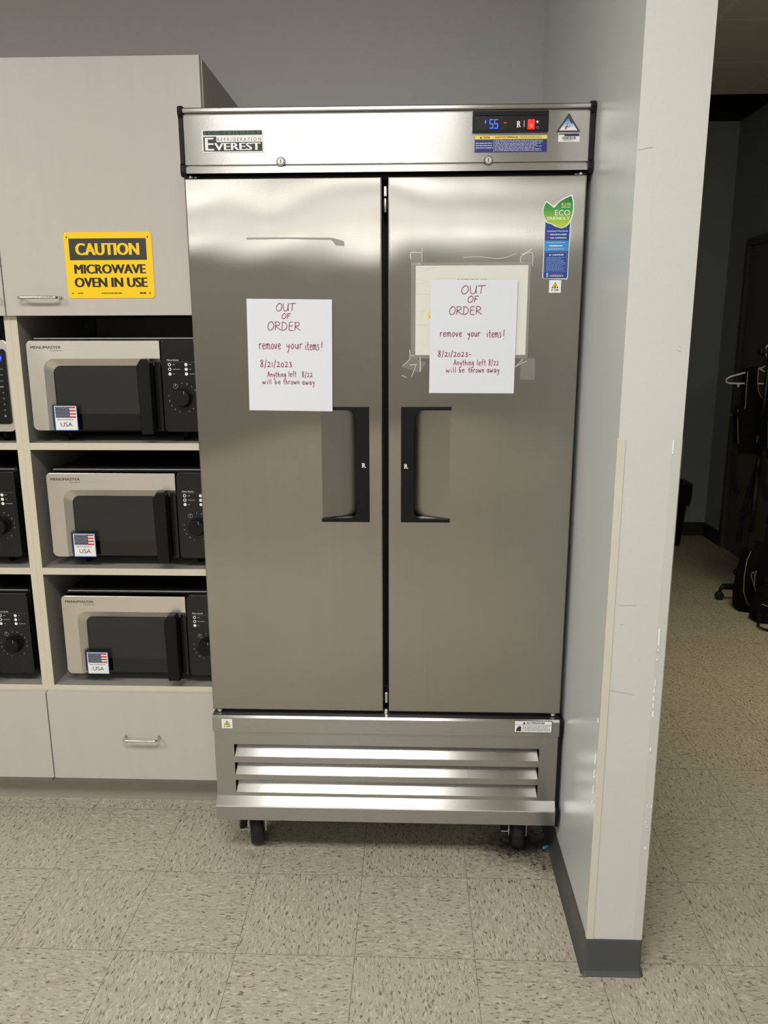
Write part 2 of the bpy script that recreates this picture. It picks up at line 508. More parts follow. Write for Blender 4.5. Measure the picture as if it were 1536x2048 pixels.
    def text(self, s, x0, x1, z0, z1, y, mat, bold=0.0):
        """lettering that fills the box x0..x1, z0..z1 on the plane y"""
        if bold:                                       # heavier lettering: the same outline set three times, a hair apart
            e = (z1 - z0) * (.03 if bold < .007 else .045 if bold < .015 else .07)
            for k, d in enumerate((-e, 0, e)):
                self.text(s, x0 + e + d, x1 - e + d, z0, z1, y - .00002 * k, mat)
            return self
        vs, fs = glyphs(s, 0)
        ax, bx = min(v[0] for v in vs), max(v[0] for v in vs); az, bz = min(v[1] for v in vs), max(v[1] for v in vs)
        i = self.mi(mat)
        nv = [self.bm.verts.new((x0 + (v[0] - ax) / (bx - ax) * (x1 - x0), y, z0 + (v[1] - az) / (bz - az) * (z1 - z0))) for v in vs]
        for q in fs:
            try:
                f = self.bm.faces.new([nv[k] for k in q]); f.material_index = i
            except ValueError:
                pass
        return self

    def lines(self, x0, x1, z0, z1, n, y, mat, fill=0.45, seed=1, dash=0.012):
        """print too small to read: rows of short dashes"""
        rnd = random.Random(seed); h = (z1 - z0) / n
        for k in range(n):
            zc = z1 - (k + .5) * h; x = x0; xe = x1 - (x1 - x0) * (rnd.random() * .25 if k % 2 else rnd.random() * .08)
            while x < xe:
                w = min(dash * (.4 + rnd.random()), xe - x)
                self.rect(x, x + w, zc - h * fill / 2, zc + h * fill / 2, y, mat); x += w + dash * .16
        return self

    def xform(self, mtx):
        bmesh.ops.transform(self.bm, matrix=mtx, verts=self.bm.verts); return self

    def build(self, name, parent=None, smooth=None, bevel=0.0, solid=0.0, sub=0):
        me = bpy.data.meshes.new(name); self.bm.normal_update(); self.bm.to_mesh(me); self.bm.free()
        for m in self.mats: me.materials.append(MATS[m])
        o = bpy.data.objects.new(name, me); COL.objects.link(o)
        if parent: o.parent = parent
        if bevel:
            b = o.modifiers.new('bevel', 'BEVEL'); b.width = bevel; b.segments = 2; b.limit_method = 'ANGLE'; b.angle_limit = math.radians(40)
        if sub:
            s = o.modifiers.new('sub', 'SUBSURF'); s.levels = sub; s.render_levels = sub
            for p in me.polygons: p.use_smooth = True
        return o


GLY = {}


def glyphs(s, bold):
    k = (s, bold)
    if k not in GLY:
        cu = bpy.data.curves.new('t', 'FONT'); cu.body = s; cu.size = 1.0; cu.offset = bold; cu.resolution_u = 3
        ob = bpy.data.objects.new('t', cu); COL.objects.link(ob)
        bpy.context.view_layer.update()
        me = bpy.data.meshes.new_from_object(ob.evaluated_get(bpy.context.evaluated_depsgraph_get()))
        GLY[k] = ([(v.co.x, v.co.y) for v in me.vertices], [tuple(p.vertices) for p in me.polygons])
        bpy.data.objects.remove(ob); bpy.data.curves.remove(cu); bpy.data.meshes.remove(me)
    return GLY[k]


def empty(name, loc, label, cat, group=None, rz=0):
    o = bpy.data.objects.new(name, None); COL.objects.link(o); o.location = loc; o.rotation_euler = (0, 0, rz); o.empty_display_size = 0.05
    return tag(o, label, cat, group)


def tag(o, label, cat, group=None):
    o['label'] = label; o['category'] = cat
    if group: o['group'] = group
    return o


def struct(mb, name, label=None, cat=None, **kw):
    o = mb.build(name, **kw); o['kind'] = 'structure'
    if label: tag(o, label, cat)
    return o


def place(o, loc):
    """shift a mesh built in world coordinates so that its origin sits at loc"""
    loc = Vector(loc); o.data.transform(Matrix.Translation(-loc)); o.location = loc; return o


# ================================================================== the setting
XP = 0.5715; XP2 = 0.7035; YP = -0.645; YB = 0.60; ZC = 3.0
YF = 3.755; XR = 2.436
X0, X1, Y0 = -4.2, 2.436, -12.0

struct(MB().box(X0 - .1, X1 + .1, Y0 - .1, YF + .1, -0.06, 0, 'vinyl_tile'), 'floor', 'beige vinyl tile floor with dark flecks', 'floor')
m = MB()
m.box(X0 - .1, X1 + .1, Y0 - .1, 3.115, ZC, ZC + .05, 'ceiling_tile')
struct(m, 'ceiling', 'suspended tile ceiling with pale grid bars over the dim passage', 'ceiling')
m = MB(); m.box(XP2 - .1, XR + .1, 3.115, YF + .1, ZC + .55, ZC + .6, 'plenum'); m.box(XP2 - .1, XR + .1, 3.10, 3.118, ZC + .05, ZC + .6, 'plenum')
m.box(XP2, XR, YF, YF + .05, ZC, ZC + .6, 'plenum'); m.box(XR, XR + .05, 3.1, YF, ZC, ZC + .6, 'plenum')
struct(m, 'trim_1', 'dark open gap above the far end of the passage ceiling', 'ceiling opening')
m = MB(); m.box(XP2 + .02, 2.3, 3.60, 3.63, ZC + .02, ZC + .05, 'rack_black'); struct(m, 'trim_2', 'dark rail across the open ceiling gap', 'ceiling rail')
struct(MB().box(X0, XP, YB, YB + .1, 0, ZC, 'wall_grey'), 'wall_back', 'grey painted wall behind the cabinets and refrigerator', 'wall')
m = MB()
m.face([(XP, YP, 0), (XP2, YP, 0), (XP2, YP, ZC), (XP, YP, ZC)], 'wall_white')
m.face([(XP, YF, 0), (XP, YP, 0), (XP, YP, ZC), (XP, YF, ZC)], 'wall_blue')
m.face([(XP2, YP, 0), (XP2, YF, 0), (XP2, YF, ZC), (XP2, YP, ZC)], 'wall_hall')
m.face([(XP2, YF, 0), (XP, YF, 0), (XP, YF, ZC), (XP2, YF, ZC)], 'wall_hall')
m.face([(XP, YP, ZC), (XP2, YP, ZC), (XP2, YF, ZC), (XP, YF, ZC)], 'wall_white')
m.face([(XP, YP, 0), (XP, YF, 0), (XP2, YF, 0), (XP2, YP, 0)], 'wall_white')
bmesh.ops.remove_doubles(m.bm, verts=m.bm.verts, dist=1e-5)
# small scuffs on the end of the partition
for px0, py0, px1, py1 in ((1236, 1211, 1272, 1211), (1220, 1381, 1266, 1389), (1240, 1249, 1246, 1249), (1276, 300, 1306, 294), (1353, 700, 1362, 703), (1276, 1318, 1279, 1321)):
    a = at(px0, py0, YP - .0006); b = at(px1, py1, YP - .0006)
    m.ribbon([a, b], 0.0009, YP - .0006, 'scuff')
struct(m, 'wall_right', 'partition wall beside the refrigerator, white end and pale blue side', 'wall')
struct(MB().box(XP2, XR + .1, YF, YF + .1, 0, ZC, 'wall_hall'), 'wall_far', 'dim grey wall at the far end of the passage', 'wall')
DY0, DY1, DZ = 2.46, 3.385, 2.125
m = MB(); m.box(XR, XR + .1, DY1 + .05, YF, 0, ZC, 'wall_hall'); m.box(XR, XR + .1, DY0 - .05, DY1 + .05, DZ + .05, ZC, 'wall_hall'); m.box(XR, XR + .1, Y0, DY0 - .05, 0, ZC, 'wall_hall')
struct(m, 'wall_side', 'dim right hand wall of the passage with a door', 'wall')
struct(MB().box(X0 - .1, X0, Y0, YB + .1, 0, ZC, 'wall_room'), 'wall_left', 'left wall of the break room', 'wall')
struct(MB().box(X0 - .1, X1 + .1, Y0 - .1, Y0, 0, ZC, 'wall_room'), 'wall_rear', 'rear wall of the break room', 'wall')

# hallway door
m = MB(); m.box(XR + .012, XR + .055, DY0, DY1, 0.005, DZ, 'door_hall', .003)
d1 = struct(m, 'door_1', 'dim beige door with a lever handle in the passage side wall', 'door')
m = MB(); m.box(XR - .012, XR + .09, DY1, DY1 + .05, 0, DZ + .05, 'frame_hall', .003); m.box(XR - .012, XR + .09, DY0 - .05, DY0, 0, DZ + .05, 'frame_hall', .003); m.box(XR - .012, XR + .09, DY0, DY1, DZ, DZ + .05, 'frame_hall', .003)
m.build('door_frame', d1)
m = MB(); m.cyl((XR + .014, 3.325, .99), (XR - .004, 3.325, .99), .028, .026, 'dull_metal', 20); m.cyl((XR, 3.325, .99), (XR - .05, 3.325, .99), .01, .01, 'dull_metal', 12)
m.tube([(XR - .05, 3.33, .99), (XR - .052, 3.27, .99), (XR - .046, 3.21, .988)], [.01, .009, .007], 'dull_metal', 10)
m.build('lever_handle', d1)


# cove base
def cove_profile(h, t):
    """(distance from the wall, height): thin at the top, flared toe at the floor"""
    return [(0, h), (t * .55, h), (t * .8, h - .002), (t * .85, .022), (t * 1.2, .012), (t * 2.2, .005), (t * 3.0, .0015), (t * 3.1, 0), (0, 0)]


def cove(path, h, t, mat, closed=False):
    """sweep the cove along a floor path; the wall lies to the left of travel"""
    m = MB(); pr = cove_profile(h, t); i = m.mi(mat); rings = []
    n = len(path)
    for k, p in enumerate(path):
        p = Vector(p)
        d0 = (Vector(path[k]) - Vector(path[k - 1])).normalized() if k else None
        d1_ = (Vector(path[k + 1]) - Vector(path[k])).normalized() if k < n - 1 else None
        if d0 is None: d0 = d1_
        if d1_ is None: d1_ = d0
        n0 = Vector((d0.y, -d0.x)); n1 = Vector((d1_.y, -d1_.x)); nn = n0 + n1
        nn = nn / (nn.length_squared / 2) if nn.length > 1e-6 else n0
        rings.append([m.bm.verts.new((p.x + nn.x * a, p.y + nn.y * a, z)) for a, z in pr])
    for a, b in zip(rings, rings[1:]):
        for q in range(len(pr)):
            f = m.bm.faces.new([a[q], b[q], b[(q + 1) % len(pr)], a[(q + 1) % len(pr)]]); f.material_index = i
    for rg, rev in ((rings[0], False), (rings[-1], True)):
        f = m.bm.faces.new(list(reversed(rg)) if rev else rg); f.material_index = i
    bmesh.ops.recalc_face_normals(m.bm, faces=m.bm.faces)
    return m


rc = .003
path = [(XP, YB)]
path += [(XP, YP + rc)] + [(XP + rc - rc * math.cos(t), YP + rc - rc * math.sin(t)) for t in (PI / 6, PI / 3)] + [(XP + rc, YP)]
path += [(XP2 - rc, YP)] + [(XP2 - rc + rc * math.sin(t), YP + rc - rc * math.cos(t)) for t in (PI / 6, PI / 3)] + [(XP2, YP + rc), (XP2, YF)]
struct(cove(path, .100, .0035, 'vinyl_base'), 'baseboard_right', 'dark grey vinyl cove base around the partition wall', 'baseboard')
struct(cove([(XP2, YF), (XR, YF), (XR, DY1 + .05)], .1045, .004, 'vinyl_base_dark'), 'baseboard_far', 'black vinyl base in the far corner of the passage', 'baseboard')

# plastic corner guards on the partition end
m = MB(); zt = 1.3235
m.box(XP - .0014, XP + .0150, YP - .0018, YP, .1005, zt, 'guard_tan', .0005, 1); m.box(XP - .0016, XP, YP, YP + .014, .1005, zt, 'guard_tan', .0005, 1)
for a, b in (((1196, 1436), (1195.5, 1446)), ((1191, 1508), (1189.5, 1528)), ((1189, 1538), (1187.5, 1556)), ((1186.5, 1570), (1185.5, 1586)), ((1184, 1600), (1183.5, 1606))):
    m.ribbon([at(*a, YP - .0021), at(*b, YP - .0021)], .0018, YP - .0021, 'glint_white')  # white slivers paint glints along the guard's left edge
struct(m, 'trim_3', 'yellowed plastic corner guard on the left edge of the partition end', 'corner guard')
m = MB(); m.box(XP2 - .0205, XP2 + .0014, YP - .0018, YP, .1005, zt, 'clear_guard', .0006, 2); m.box(XP2, XP2 + .0016, YP, YP + .02, .1005, zt, 'clear_guard', .0006, 2)
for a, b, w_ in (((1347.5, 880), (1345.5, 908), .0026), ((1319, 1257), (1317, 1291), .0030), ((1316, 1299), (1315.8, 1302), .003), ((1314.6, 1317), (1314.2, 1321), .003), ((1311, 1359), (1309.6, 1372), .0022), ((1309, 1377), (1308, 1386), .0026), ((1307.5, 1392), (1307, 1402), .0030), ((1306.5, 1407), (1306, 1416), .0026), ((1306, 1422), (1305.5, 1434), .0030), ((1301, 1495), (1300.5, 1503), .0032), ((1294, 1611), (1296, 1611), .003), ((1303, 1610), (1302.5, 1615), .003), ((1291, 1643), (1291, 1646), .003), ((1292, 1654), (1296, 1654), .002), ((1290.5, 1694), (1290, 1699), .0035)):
    m.ribbon([at(*a, YP - .0022), at(*b, YP - .0022)], w_, YP - .0022, 'glint_white')  # painted glints, as if light caught dents in the clear guard
struct(m, 'trim_4', 'clear plastic corner guard on the right edge of the partition end', 'corner guard')

# ================================================================== cabinets
YD = -0.02                 # face of doors and drawers
ST = .0195                 # panel thickness


def wire_pull(cx, cz, w, parent, sag=0.0):
    m = MB(); r = .0042; y0 = YD; y1 = YD - .030
    pts = [(cx - w / 2, y0, cz)]
    for k in range(5):
        t = k / 4 * PI / 2; pts.append((cx - w / 2 + .010 * (1 - math.cos(t)), y1 + .010 * (1 - math.sin(t)), cz))
    for k in range(5):
        t = PI / 2 - k / 4 * PI / 2; pts.append((cx + w / 2 - .010 * (1 - math.cos(t)), y1 + .010 * (1 - math.sin(t)), cz))
    pts.append((cx + w / 2, y0, cz))
    m.tube(pts, r, 'chrome', 10)
    return m.build('pull_handle', parent)


def cabinet(x0, x1, label, pull_u, pull_l):
    t = empty('cabinet', ((x0 + x1) / 2, .3, 0), label, 'cabinet', 'tall laminate cabinets with microwave shelves')
    off = Vector(t.location)

    def add(mb, name, **kw):
        mb.xform(Matrix.Translation(-off)); return mb.build(name, t, **kw)
    D = .592
    m = MB()
    for xs in (x0, x1 - ST):
        m.box(xs, xs + ST, 0.0015, D, .122, 2.262, 'cab_inner')
        m.box(xs, xs + ST, 0, .0014, .124, 2.262, 'cab_edge')
    m.box(x0 + ST, x1 - ST, D - .01, D, .10, 2.262, 'cab_inner')
    m.box(x0 + ST, x1 - ST, 0, D - .01, 2.242, 2.262, 'cab_inner')
    m.box(x0 + ST, x1 - ST, 0, D - .01, .10, .12, 'cab_inner')
    m.box(x0 + ST, x1 - ST, 0.002, D - .01, 1.601, 1.622, 'cab_inner'); m.box(x0 + ST, x1 - ST, 0, .002, 1.601, 1.622, 'cab_edge')
    add(m, 'carcass', bevel=.0006)
    for zt in (1.2252, .8345, .4428):
        m = MB(); th = .0212 if zt > .5 else .030
        m.box(x0 + ST, x1 - ST, .002, D - .01, zt - th, zt, 'cab_inner'); m.box(x0 + ST, x1 - ST, 0, .002, zt - th, zt, 'cab_edge')
        add(m, 'shelf', bevel=.0008)
    m = MB(); m.box(x0, x1, .058, .075, 0, .10, 'cab_toe'); add(m, 'toe_kick')
    g = .0015
    m = MB(); m.box(x0 + .0012, x1 - .0024, YD, -.001, 1.5945, 2.2655, 'cab_face', .0009, 2)
    d = add(m, 'door')
    h = wire_pull(pull_u - off.x, 1.6440, .112, d); h.location.y = -off.y
    m = MB(); m.box(x0 + .0012, x1 - .0024, YD, -.001, .1235, .4265, 'cab_face', .0009, 2)
    d = add(m, 'drawer')
    h = wire_pull(pull_l - off.x, .2770, .108, d); h.location.y = -off.y
    return t


CX0, CX1 = -1.0262, -0.4300
cabinet(CX0, CX1, 'grey laminate tall cabinet beside the refrigerator, under the yellow sign', -.918, -.724)
cabinet(CX0 - .5962, CX0, 'grey laminate tall cabinet at the left edge, farther from the refrigerator', -1.10, -1.324)

# yellow sign
sx0, sx1, sz0, sz1 = -.8395, -.5905, 1.6420, 1.8205
m = MB(); ys = YD - .0018
m.prism(m.rrect(sx0, sx1, sz0, sz1, .009), ys, YD - .0004, 'print_yellow', .0008, 1)
sign = tag(place(m.build('caution_sign'), ((sx0 + sx1) / 2, ys, (sz0 + sz1) / 2)), 'yellow and black caution sign on the cabinet door above the microwaves', 'sign')


def sgn(mb, name):
    o = mb.build(name); o.parent = sign; o.location = -Vector(sign.location); return o


def rel(fx0, fx1, fz0, fz1):
    return (sx0 + fx0 * (sx1 - sx0), sx0 + fx1 * (sx1 - sx0), sz1 - fz1 * (sz1 - sz0), sz1 - fz0 * (sz1 - sz0))


m = MB(); a, b, c, d = rel(.055, .935, .095, .42); m.rect(a, b, c, d, ys - .0003, 'print_dark'); sgn(m, 'header_band')
m = MB(); m.text('CAUTION', *rel(.125, .855, .165, .345), ys - .0006, 'print_yellow', .02); sgn(m, 'lettering')
m = MB()
m.text('MICROWAVE', *rel(.095, .915, .485, .625), ys - .0004, 'print_black', .02); sgn(m, 'lettering')
m = MB(); m.text('OVEN IN USE', *rel(.085, .925, .685, .83), ys - .0004, 'print_black', .02); sgn(m, 'lettering')
m = MB()
m.lines(*rel(.115, .175, .91, .935), 1, ys - .0004, 'print_dark', .6, 3, .006); m.lines(*rel(.39, .625, .91, .935), 1, ys - .0004, 'print_dark', .6, 4, .009); m.lines(*rel(.83, .905, .905, .94), 1, ys - .0004, 'print_dark', .7, 5, .007)
sgn(m, 'fine_print')
for fx, fz in ((.035, .075), (.955, .075), (.055, .925), (.945, .925)):
    a, b, c, d = rel(fx, fx, fz, fz); m = MB(); m.disc(a, c, .0022, ys - .0003, 'print_dark', 12); sgn(m, 'screw_hole')


# ================================================================== microwaves
def microwave(loc, label, group):
    """commercial oven: origin at the left bottom front corner of its envelope"""
    t = empty('microwave', loc, label, 'microwave', group)
    W, H0, H1, DP = .511, .030, .302, .44
    # case
    m = MB(); m.box(.004, W - .002, .024, DP, H0, H1 + .006, 'black_case', .004, 2)
    m.box(.010, W - .008, .021, .026, H1 + .001, H1 + .0055, 'dull_metal', .001, 1)
    m.build('case', t)
    # stainless L shaped door face with a bevelled step into the window
    zb, zt = .0375, .2990; xl, xr = .0, .3945
    wx, wz = .0690, .2265      # window corner
    cx, cz = .0480, .2475      # crease
    yf, yw = -.010, .004
    m = MB(); i = m.mi('steel_oven')
    n = 6
    outer, mid, inn = [], [], []

    def arc(px, pz, r):
        return [(px + r - r * math.cos(PI / 2 * k / n), pz - r + r * math.sin(PI / 2 * k / n)) for k in range(n + 1)]
    ro = .014
    po = [(xl + .018, zb)] + [(xl + .018 - .018 * math.sin(PI / 2 * k / n), zb + .018 - .018 * math.cos(PI / 2 * k / n)) for k in range(1, n + 1)]
    outer = arc(xl, zt, ro); midp = arc(cx, cz, .030); innp = arc(wx, wz, .022)
    outer = [(xl, zb + .02)] + outer + [(xr, zt)]; midp = [(cx, zb)] + midp + [(xr, cz)]; innp = [(wx, zb)] + innp + [(xr, wz)]
    vo = [m.bm.verts.new((p[0], yf, p[1])) for p in outer]; vm = [m.bm.verts.new((p[0], yf - .001, p[1])) for p in midp]; vi = [m.bm.verts.new((p[0], yw, p[1])) for p in innp]
    vb = [m.bm.verts.new((p[0], .02, p[1])) for p in outer]
    for k in range(len(outer) - 1):
        for a, b in ((vo, vm), (vm, vi)):
            f = m.bm.faces.new([a[k], b[k], b[k + 1], a[k + 1]]); f.material_index = i
        f = m.bm.faces.new([vb[k], vo[k], vo[k + 1], vb[k + 1]]); f.material_index = i
    # rounded lower left corner
    c0 = [(xl, zb + .02)] + [(xl + .018 * (1 - math.cos(PI / 2 * k / n)), zb + .018 * (1 - math.sin(PI / 2 * k / n))) for k in range(1, n + 1)]
    vc = [vo[0]] + [m.bm.verts.new((p[0], yf, p[1])) for p in c0[1:]]
    f = m.bm.faces.new(vc + [vm[0]]); f.material_index = i
    f = m.bm.faces.new([vm[-1], vi[-1], m.bm.verts.new((xr, .02, wz)), m.bm.verts.new((xr, .02, zt)), vo[-1]]); f.material_index = i
    bmesh.ops.recalc_face_normals(m.bm, faces=m.bm.faces)
    door = m.build('door', t, bevel=.0015)
    m = MB(); m.box(.012, xr - .001, .006, .022, zb, zt - .004, 'black_case')
    pane = m.rrect(wx - .002, xr - .002, zb, wz + .002, .020)
    m2 = [(x, z) for x, z in arc(wx - .002, wz + .002, .022)]
    pts = [(wx - .002, zb), (xr - .002, zb), (xr - .002, wz + .002)] + list(reversed(m2))
    m.flat(pts, .0045, 'oven_glass')
    m.build('window', door)
    m = MB(); m.rect(.073, .322, .0850, .2235, .0040, 'oven_mesh'); m.build('viewing_screen', door)
    # handle
    m = MB()
    m.prism([(.336, .030), (.372, .030), (.372, .2350), (.366, .2470), (.346, .2470), (.332, .2260)], -.044, -.010, 'black_plastic', .003, 2)
    m.build('handle', door)
    m = MB(); m.box(.374, .392, -.004, .02, .034, .243, 'black_panel', .001, 1); m.build('latch_strip', door)
    # wordmark
    m = MB(); m.text('MENUMASTER', .0135, .1040, .2760, .2840, yf - .0006, 'print_black', .006); m.text('Commercial', .071, .104, .2690, .2735, yf - .0006, 'print_black')
    m.build('lettering', door)
    # label with flag
    m = MB(); a0, a1, b0, b1 = .0655, .1365, .0365, .1125; yl = -.0115
    m.prism(m.rrect(a0, a1, b0, b1, .002), yl, yl + .0006, 'print_blue')
    m.rect(a0 + .0025, a1 - .0025, b0 + .0025, b1 - .0025, yl - .0003, 'print_white')
    fx0, fx1, fz0, fz1 = a0 + .005, a1 - .005, b0 + .0385, b1 - .0045; xc = fx0 + (fx1 - fx0) * .70
    m.rect(fx0, xc, fz0, fz1, yl - .0005, 'print_navy_dark')
    sw = (xc - fx0) / 9; sh = (fz1 - fz0) / 8
    for r_ in range(8):
        for c_ in range(9 if r_ % 2 == 0 else 8):
            x = fx0 + sw * (c_ + (.5 if r_ % 2 == 0 else 1.0)); z = fz0 + sh * (r_ + .5)
            m.disc(x, z, min(sw, sh) * .27, yl - .0007, 'print_white', 5)
    for k in range(7):
        h = (fz1 - fz0) / 7
        if k % 2 == 0: m.rect(xc, fx1, fz0 + k * h, fz0 + (k + 1) * h, yl - .0005, 'print_red')
    m.lines(a0 + .009, a1 - .009, b0 + .0315, b0 + .0345, 1, yl - .0005, 'print_grey', .7, 2, .008)
    m.text('USA', a0 + .018, a1 - .0175, b0 + .0125, b0 + .0255, yl - .0005, 'print_black', 0)
    m.build('flag_label', door)
    # control panel
    m = MB(); pts = m.rrect(.3965, W, .034, .2990, .010); m.prism(pts, -.006, .024, 'black_panel', .002, 2); cp = m.build('control_panel', t)
    m = MB(); y = -.0064
    m.text('Menu Guide', .413, .447, .2410, .2455, y, 'print_white', 0)
    m.rect(.409, .504, .2375, .2380, y, 'print_grey')
    for cxx, tw in ((.4195, (.008, .022, .006)), (.4680, (.006, .006, .021))):
        for k, zz in enumerate((.2300, .2165, .2030)):
            if cxx < .45 and k < 2: m.disc(cxx, zz, .0048, y, 'print_white', 14, .0030)
            else: m.disc(cxx, zz, .0048, y, 'print_white', 14)
            m.rect(cxx + .009, cxx + .009 + tw[k], zz - .0012, zz + .0014, y, 'print_grey')
    m.build('menu_legend', cp); m = MB()
    kx, kz = .4550, .1335
    m.disc(.4335, .1680, .0070, y, 'print_grey', 18, .0056); m.rect(.4330, .4340, .1675, .1725, y, 'print_white')
    for k in range(17):
        tdeg = 92 - 20 * k
        if 14 <= k and tdeg < -200: continue
        tt = math.radians(tdeg); rr = .0425
        x, z = kx + rr * math.cos(tt), kz + rr * math.sin(tt)
        if k in (6, 9): continue
        m.rect(x - (.0018 if k % 2 else .0011), x + (.0018 if k % 2 else .0011), z - .0019, z + .0019, y, 'print_grey')
    m.build('dial_scale', cp)
    m = MB(); m.cyl((kx, -.006, kz), (kx, -.010, kz), .029, .028, 'black_soft', 28); m.cyl((kx, -.009, kz), (kx, -.030, kz), .0255, .0235, 'black_soft', 28, .002)
    m.box(kx + .0075, kx + .0095, -.0306, -.029, kz + .012, kz + .0215, 'print_grey')
    m.build('dial_knob', cp)
    for fx in (.075, W - .075):
        for fy in (.072, DP - .06):
            m = MB(); m.cyl((fx, fy, 0), (fx, fy, H0 + .004), .009, .013, 'black_soft', 14); m.build('foot', t)
    return t


def copy_tree(o, parent=None):
    c = o.copy(); COL.objects.link(c)
    if parent: c.parent = parent
    for ch in list(o.children): copy_tree(ch, c)
    return c


GM = 'stainless microwaves on the cabinet shelves'
SH = (1.2253, .8346, .4429)
mw = microwave((-.9895, .012, SH[0]), 'stainless microwave on the top shelf beside the refrigerator', GM)
for (x, y, z), lab in (((-.9680, .012, SH[1]), 'stainless microwave with brownish window on the middle shelf beside the refrigerator'),
                       ((-.9615, .018, SH[2]), 'stainless microwave on the lowest shelf beside the refrigerator'),
                       ((-1.5795, .012, SH[1]), 'microwave cut off by the left edge on the middle shelf, only black dial panel showing'),
                       ((-1.5835, .018, SH[2]), 'microwave cut off by the left edge on the lowest shelf, only black dial panel showing')):
    c = copy_tree(mw); c.location = (x, y, z); c['label'] = lab

# keypad oven, upper left
kx0 = -1.6010; ky = .004; kz = SH[0]
t = empty('microwave', (kx0, ky, kz), 'microwave with black keypad and blue display on the top shelf at the left edge', 'microwave')
W = .5545
m = MB(); m.box(.002, W - .002, .016, .45, .030, .300, 'black_case', .004); m.build('case', t)
m = MB(); m.prism(m.rrect(0, W, .034, .3010, .012), 0, .016, 'steel_oven', .003, 2); fr = m.build('front_frame', t)
m = MB(); m.prism(m.rrect(.030, .385, .060, .275, .014), -.004, .0, 'oven_glass', .001, 1); m.build('door', t)
m = MB(); m.cyl((.398, -.035, .075), (.398, -.035, .262), .008, .008, 'chrome', 12); m.cyl((.398, 0, .09), (.398, -.035, .09), .006, .006, 'chrome', 10); m.cyl((.398, 0, .247), (.398, -.035, .247), .006, .006, 'chrome', 10); m.build('handle', t)
PR = .5475
m = MB(); m.prism(m.rrect(.412, PR, .056, .2755, .008), -.004, .002, 'black_panel', .001, 1); kp = m.build('keypad', t)
m = MB(); m.rect(.425, PR - .009, .238, .262, -.0044, 'blue_back'); m.text('12:00', .455, PR - .0115, .2420, .2580, -.0048, 'blue_digit', .008); m.build('display', kp)
m = MB()
for r_ in range(9):
    for c_ in range(3):
        x = PR - .013 - .034 * (2 - c_) - (.001 * r_ if r_ < 4 else 0); z = .2180 - r_ * .0172
        if r_ < 4: m.rect(x - .009, x + .003, z - .0011 * (2 if r_ == 3 else 1), z + .0011 * (2 if r_ == 3 else 1), -.0044, 'print_grey')
        elif r_ < 8: m.disc(x - .003, z, .0026, -.0044, 'print_grey', 10, .0012)
        else: m.disc(x - .004, z, .0038, -.0044, 'print_grey', 10)
m.build('key_legends', kp)
for fx in (.06, W - .06):
    for fy in (.06, .40):
        m = MB(); m.cyl((fx, fy, 0), (fx, fy, .034), .010, .013, 'black_soft', 12); m.build('foot', t)

# ================================================================== refrigerator
YFR = -0.26
FX0, FX1 = -.4240, .5580
fr = empty('refrigerator', (.068, .1, 0), 'tall two door stainless reach-in refrigerator on black casters', 'refrigerator')
FO = Vector(fr.location)


def fpart(mb, name, parent=None, **kw):
    o = mb.build(name, **kw)
    if parent is None:
        o.parent = fr; o.location = -FO
    else:
        o.parent = parent
    return o


# body
m = MB(); m.box(FX0 + .002, FX1 - .002, -.178, .50, .157, 2.066, 'steel_side', .002, 1)
m.box(FX0 + .010, FX1 - .010, -.190, -.178, .492, 1.92, 'gasket'); m.box(FX0 + .004, FX1 - .004, -.25, .498, .1505, .1565, 'black_soft')  # flat black pan added below the body to soak up bounced light
m.box(FX1 - .002, FX1 + .0045, -.19, .45, .22, 1.92, 'gasket')
fpart(m, 'cabinet_body')
m = MB(); m.box(FX0 + .004, FX1 - .004, -.235, -.178, 1.9115, 1.9235, 'black_soft'); fpart(m, 'gap_seal')
m = MB(); m.box(FX0 + .004, FX1 - .004, -.238, -.178, .484, .498, 'black_soft')
fpart(m, 'gap_seal')
# header: moulded band
hx0, hx1 = -.4180, .5570
prof = [(-.262, 1.9245), (-.262, 1.9390), (-.256, 1.9400), (-.256, 1.9430), (-.262, 1.9440), (-.262, 2.0555), (-.257, 2.0570), (-.257, 2.0592), (-.266, 2.0605), (-.2675, 2.0630), (-.2675, 2.0690), (-.264, 2.0720), (-.178, 2.0720), (-.178, 1.9245)]
m = MB(); m.extrude_x(list(reversed(prof)), hx0, hx1, 'steel_band'); bmesh.ops.recalc_face_normals(m.bm, faces=m.bm.faces)
header = fpart(m, 'header_panel')
for xa, xb in ((hx0 - .0115, hx0 + .0005), (hx1 - .0005, hx1 + .0125)):
    m = MB()
    prof = [(-.266, 1.9170), (-.2695, 1.9260), (-.2695, 1.9420), (-.265, 1.9480), (-.265, 2.0480), (-.270, 2.0560), (-.272, 2.0650), (-.270, 2.0740), (-.262, 2.0770), (-.178, 2.0770), (-.178, 1.9170)]
    m.extrude_x(list(reversed(prof)), xa, xb, 'black_plastic'); bmesh.ops.recalc_face_normals(m.bm, faces=m.bm.faces)
    fpart(m, 'trim_cap', bevel=.002)
YH = -.262
# key locks
for px, py in ((562, 323.5), (976.5, 321)):
    x, z = at(px, py, YH)
    m = MB(); m.cyl((x, YH, z), (x, YH - .0035, z), .0115, .0100, 'lock_ring', 24); m.cyl((x, YH - .003, z), (x, YH - .0060, z), .0075, .0068, 'dull_metal', 20)
    m.box(x - .0011, x + .0011, YH - .0064, YH - .0055, z - .0045, z + .0045, 'print_black')
    fpart(m, 'key_lock', header)


def hb(px0, px1, py0, py1, Y):
    a = at(px0, py1, Y); b = at(px1, py0, Y); return a[0], b[0], a[1], b[1]


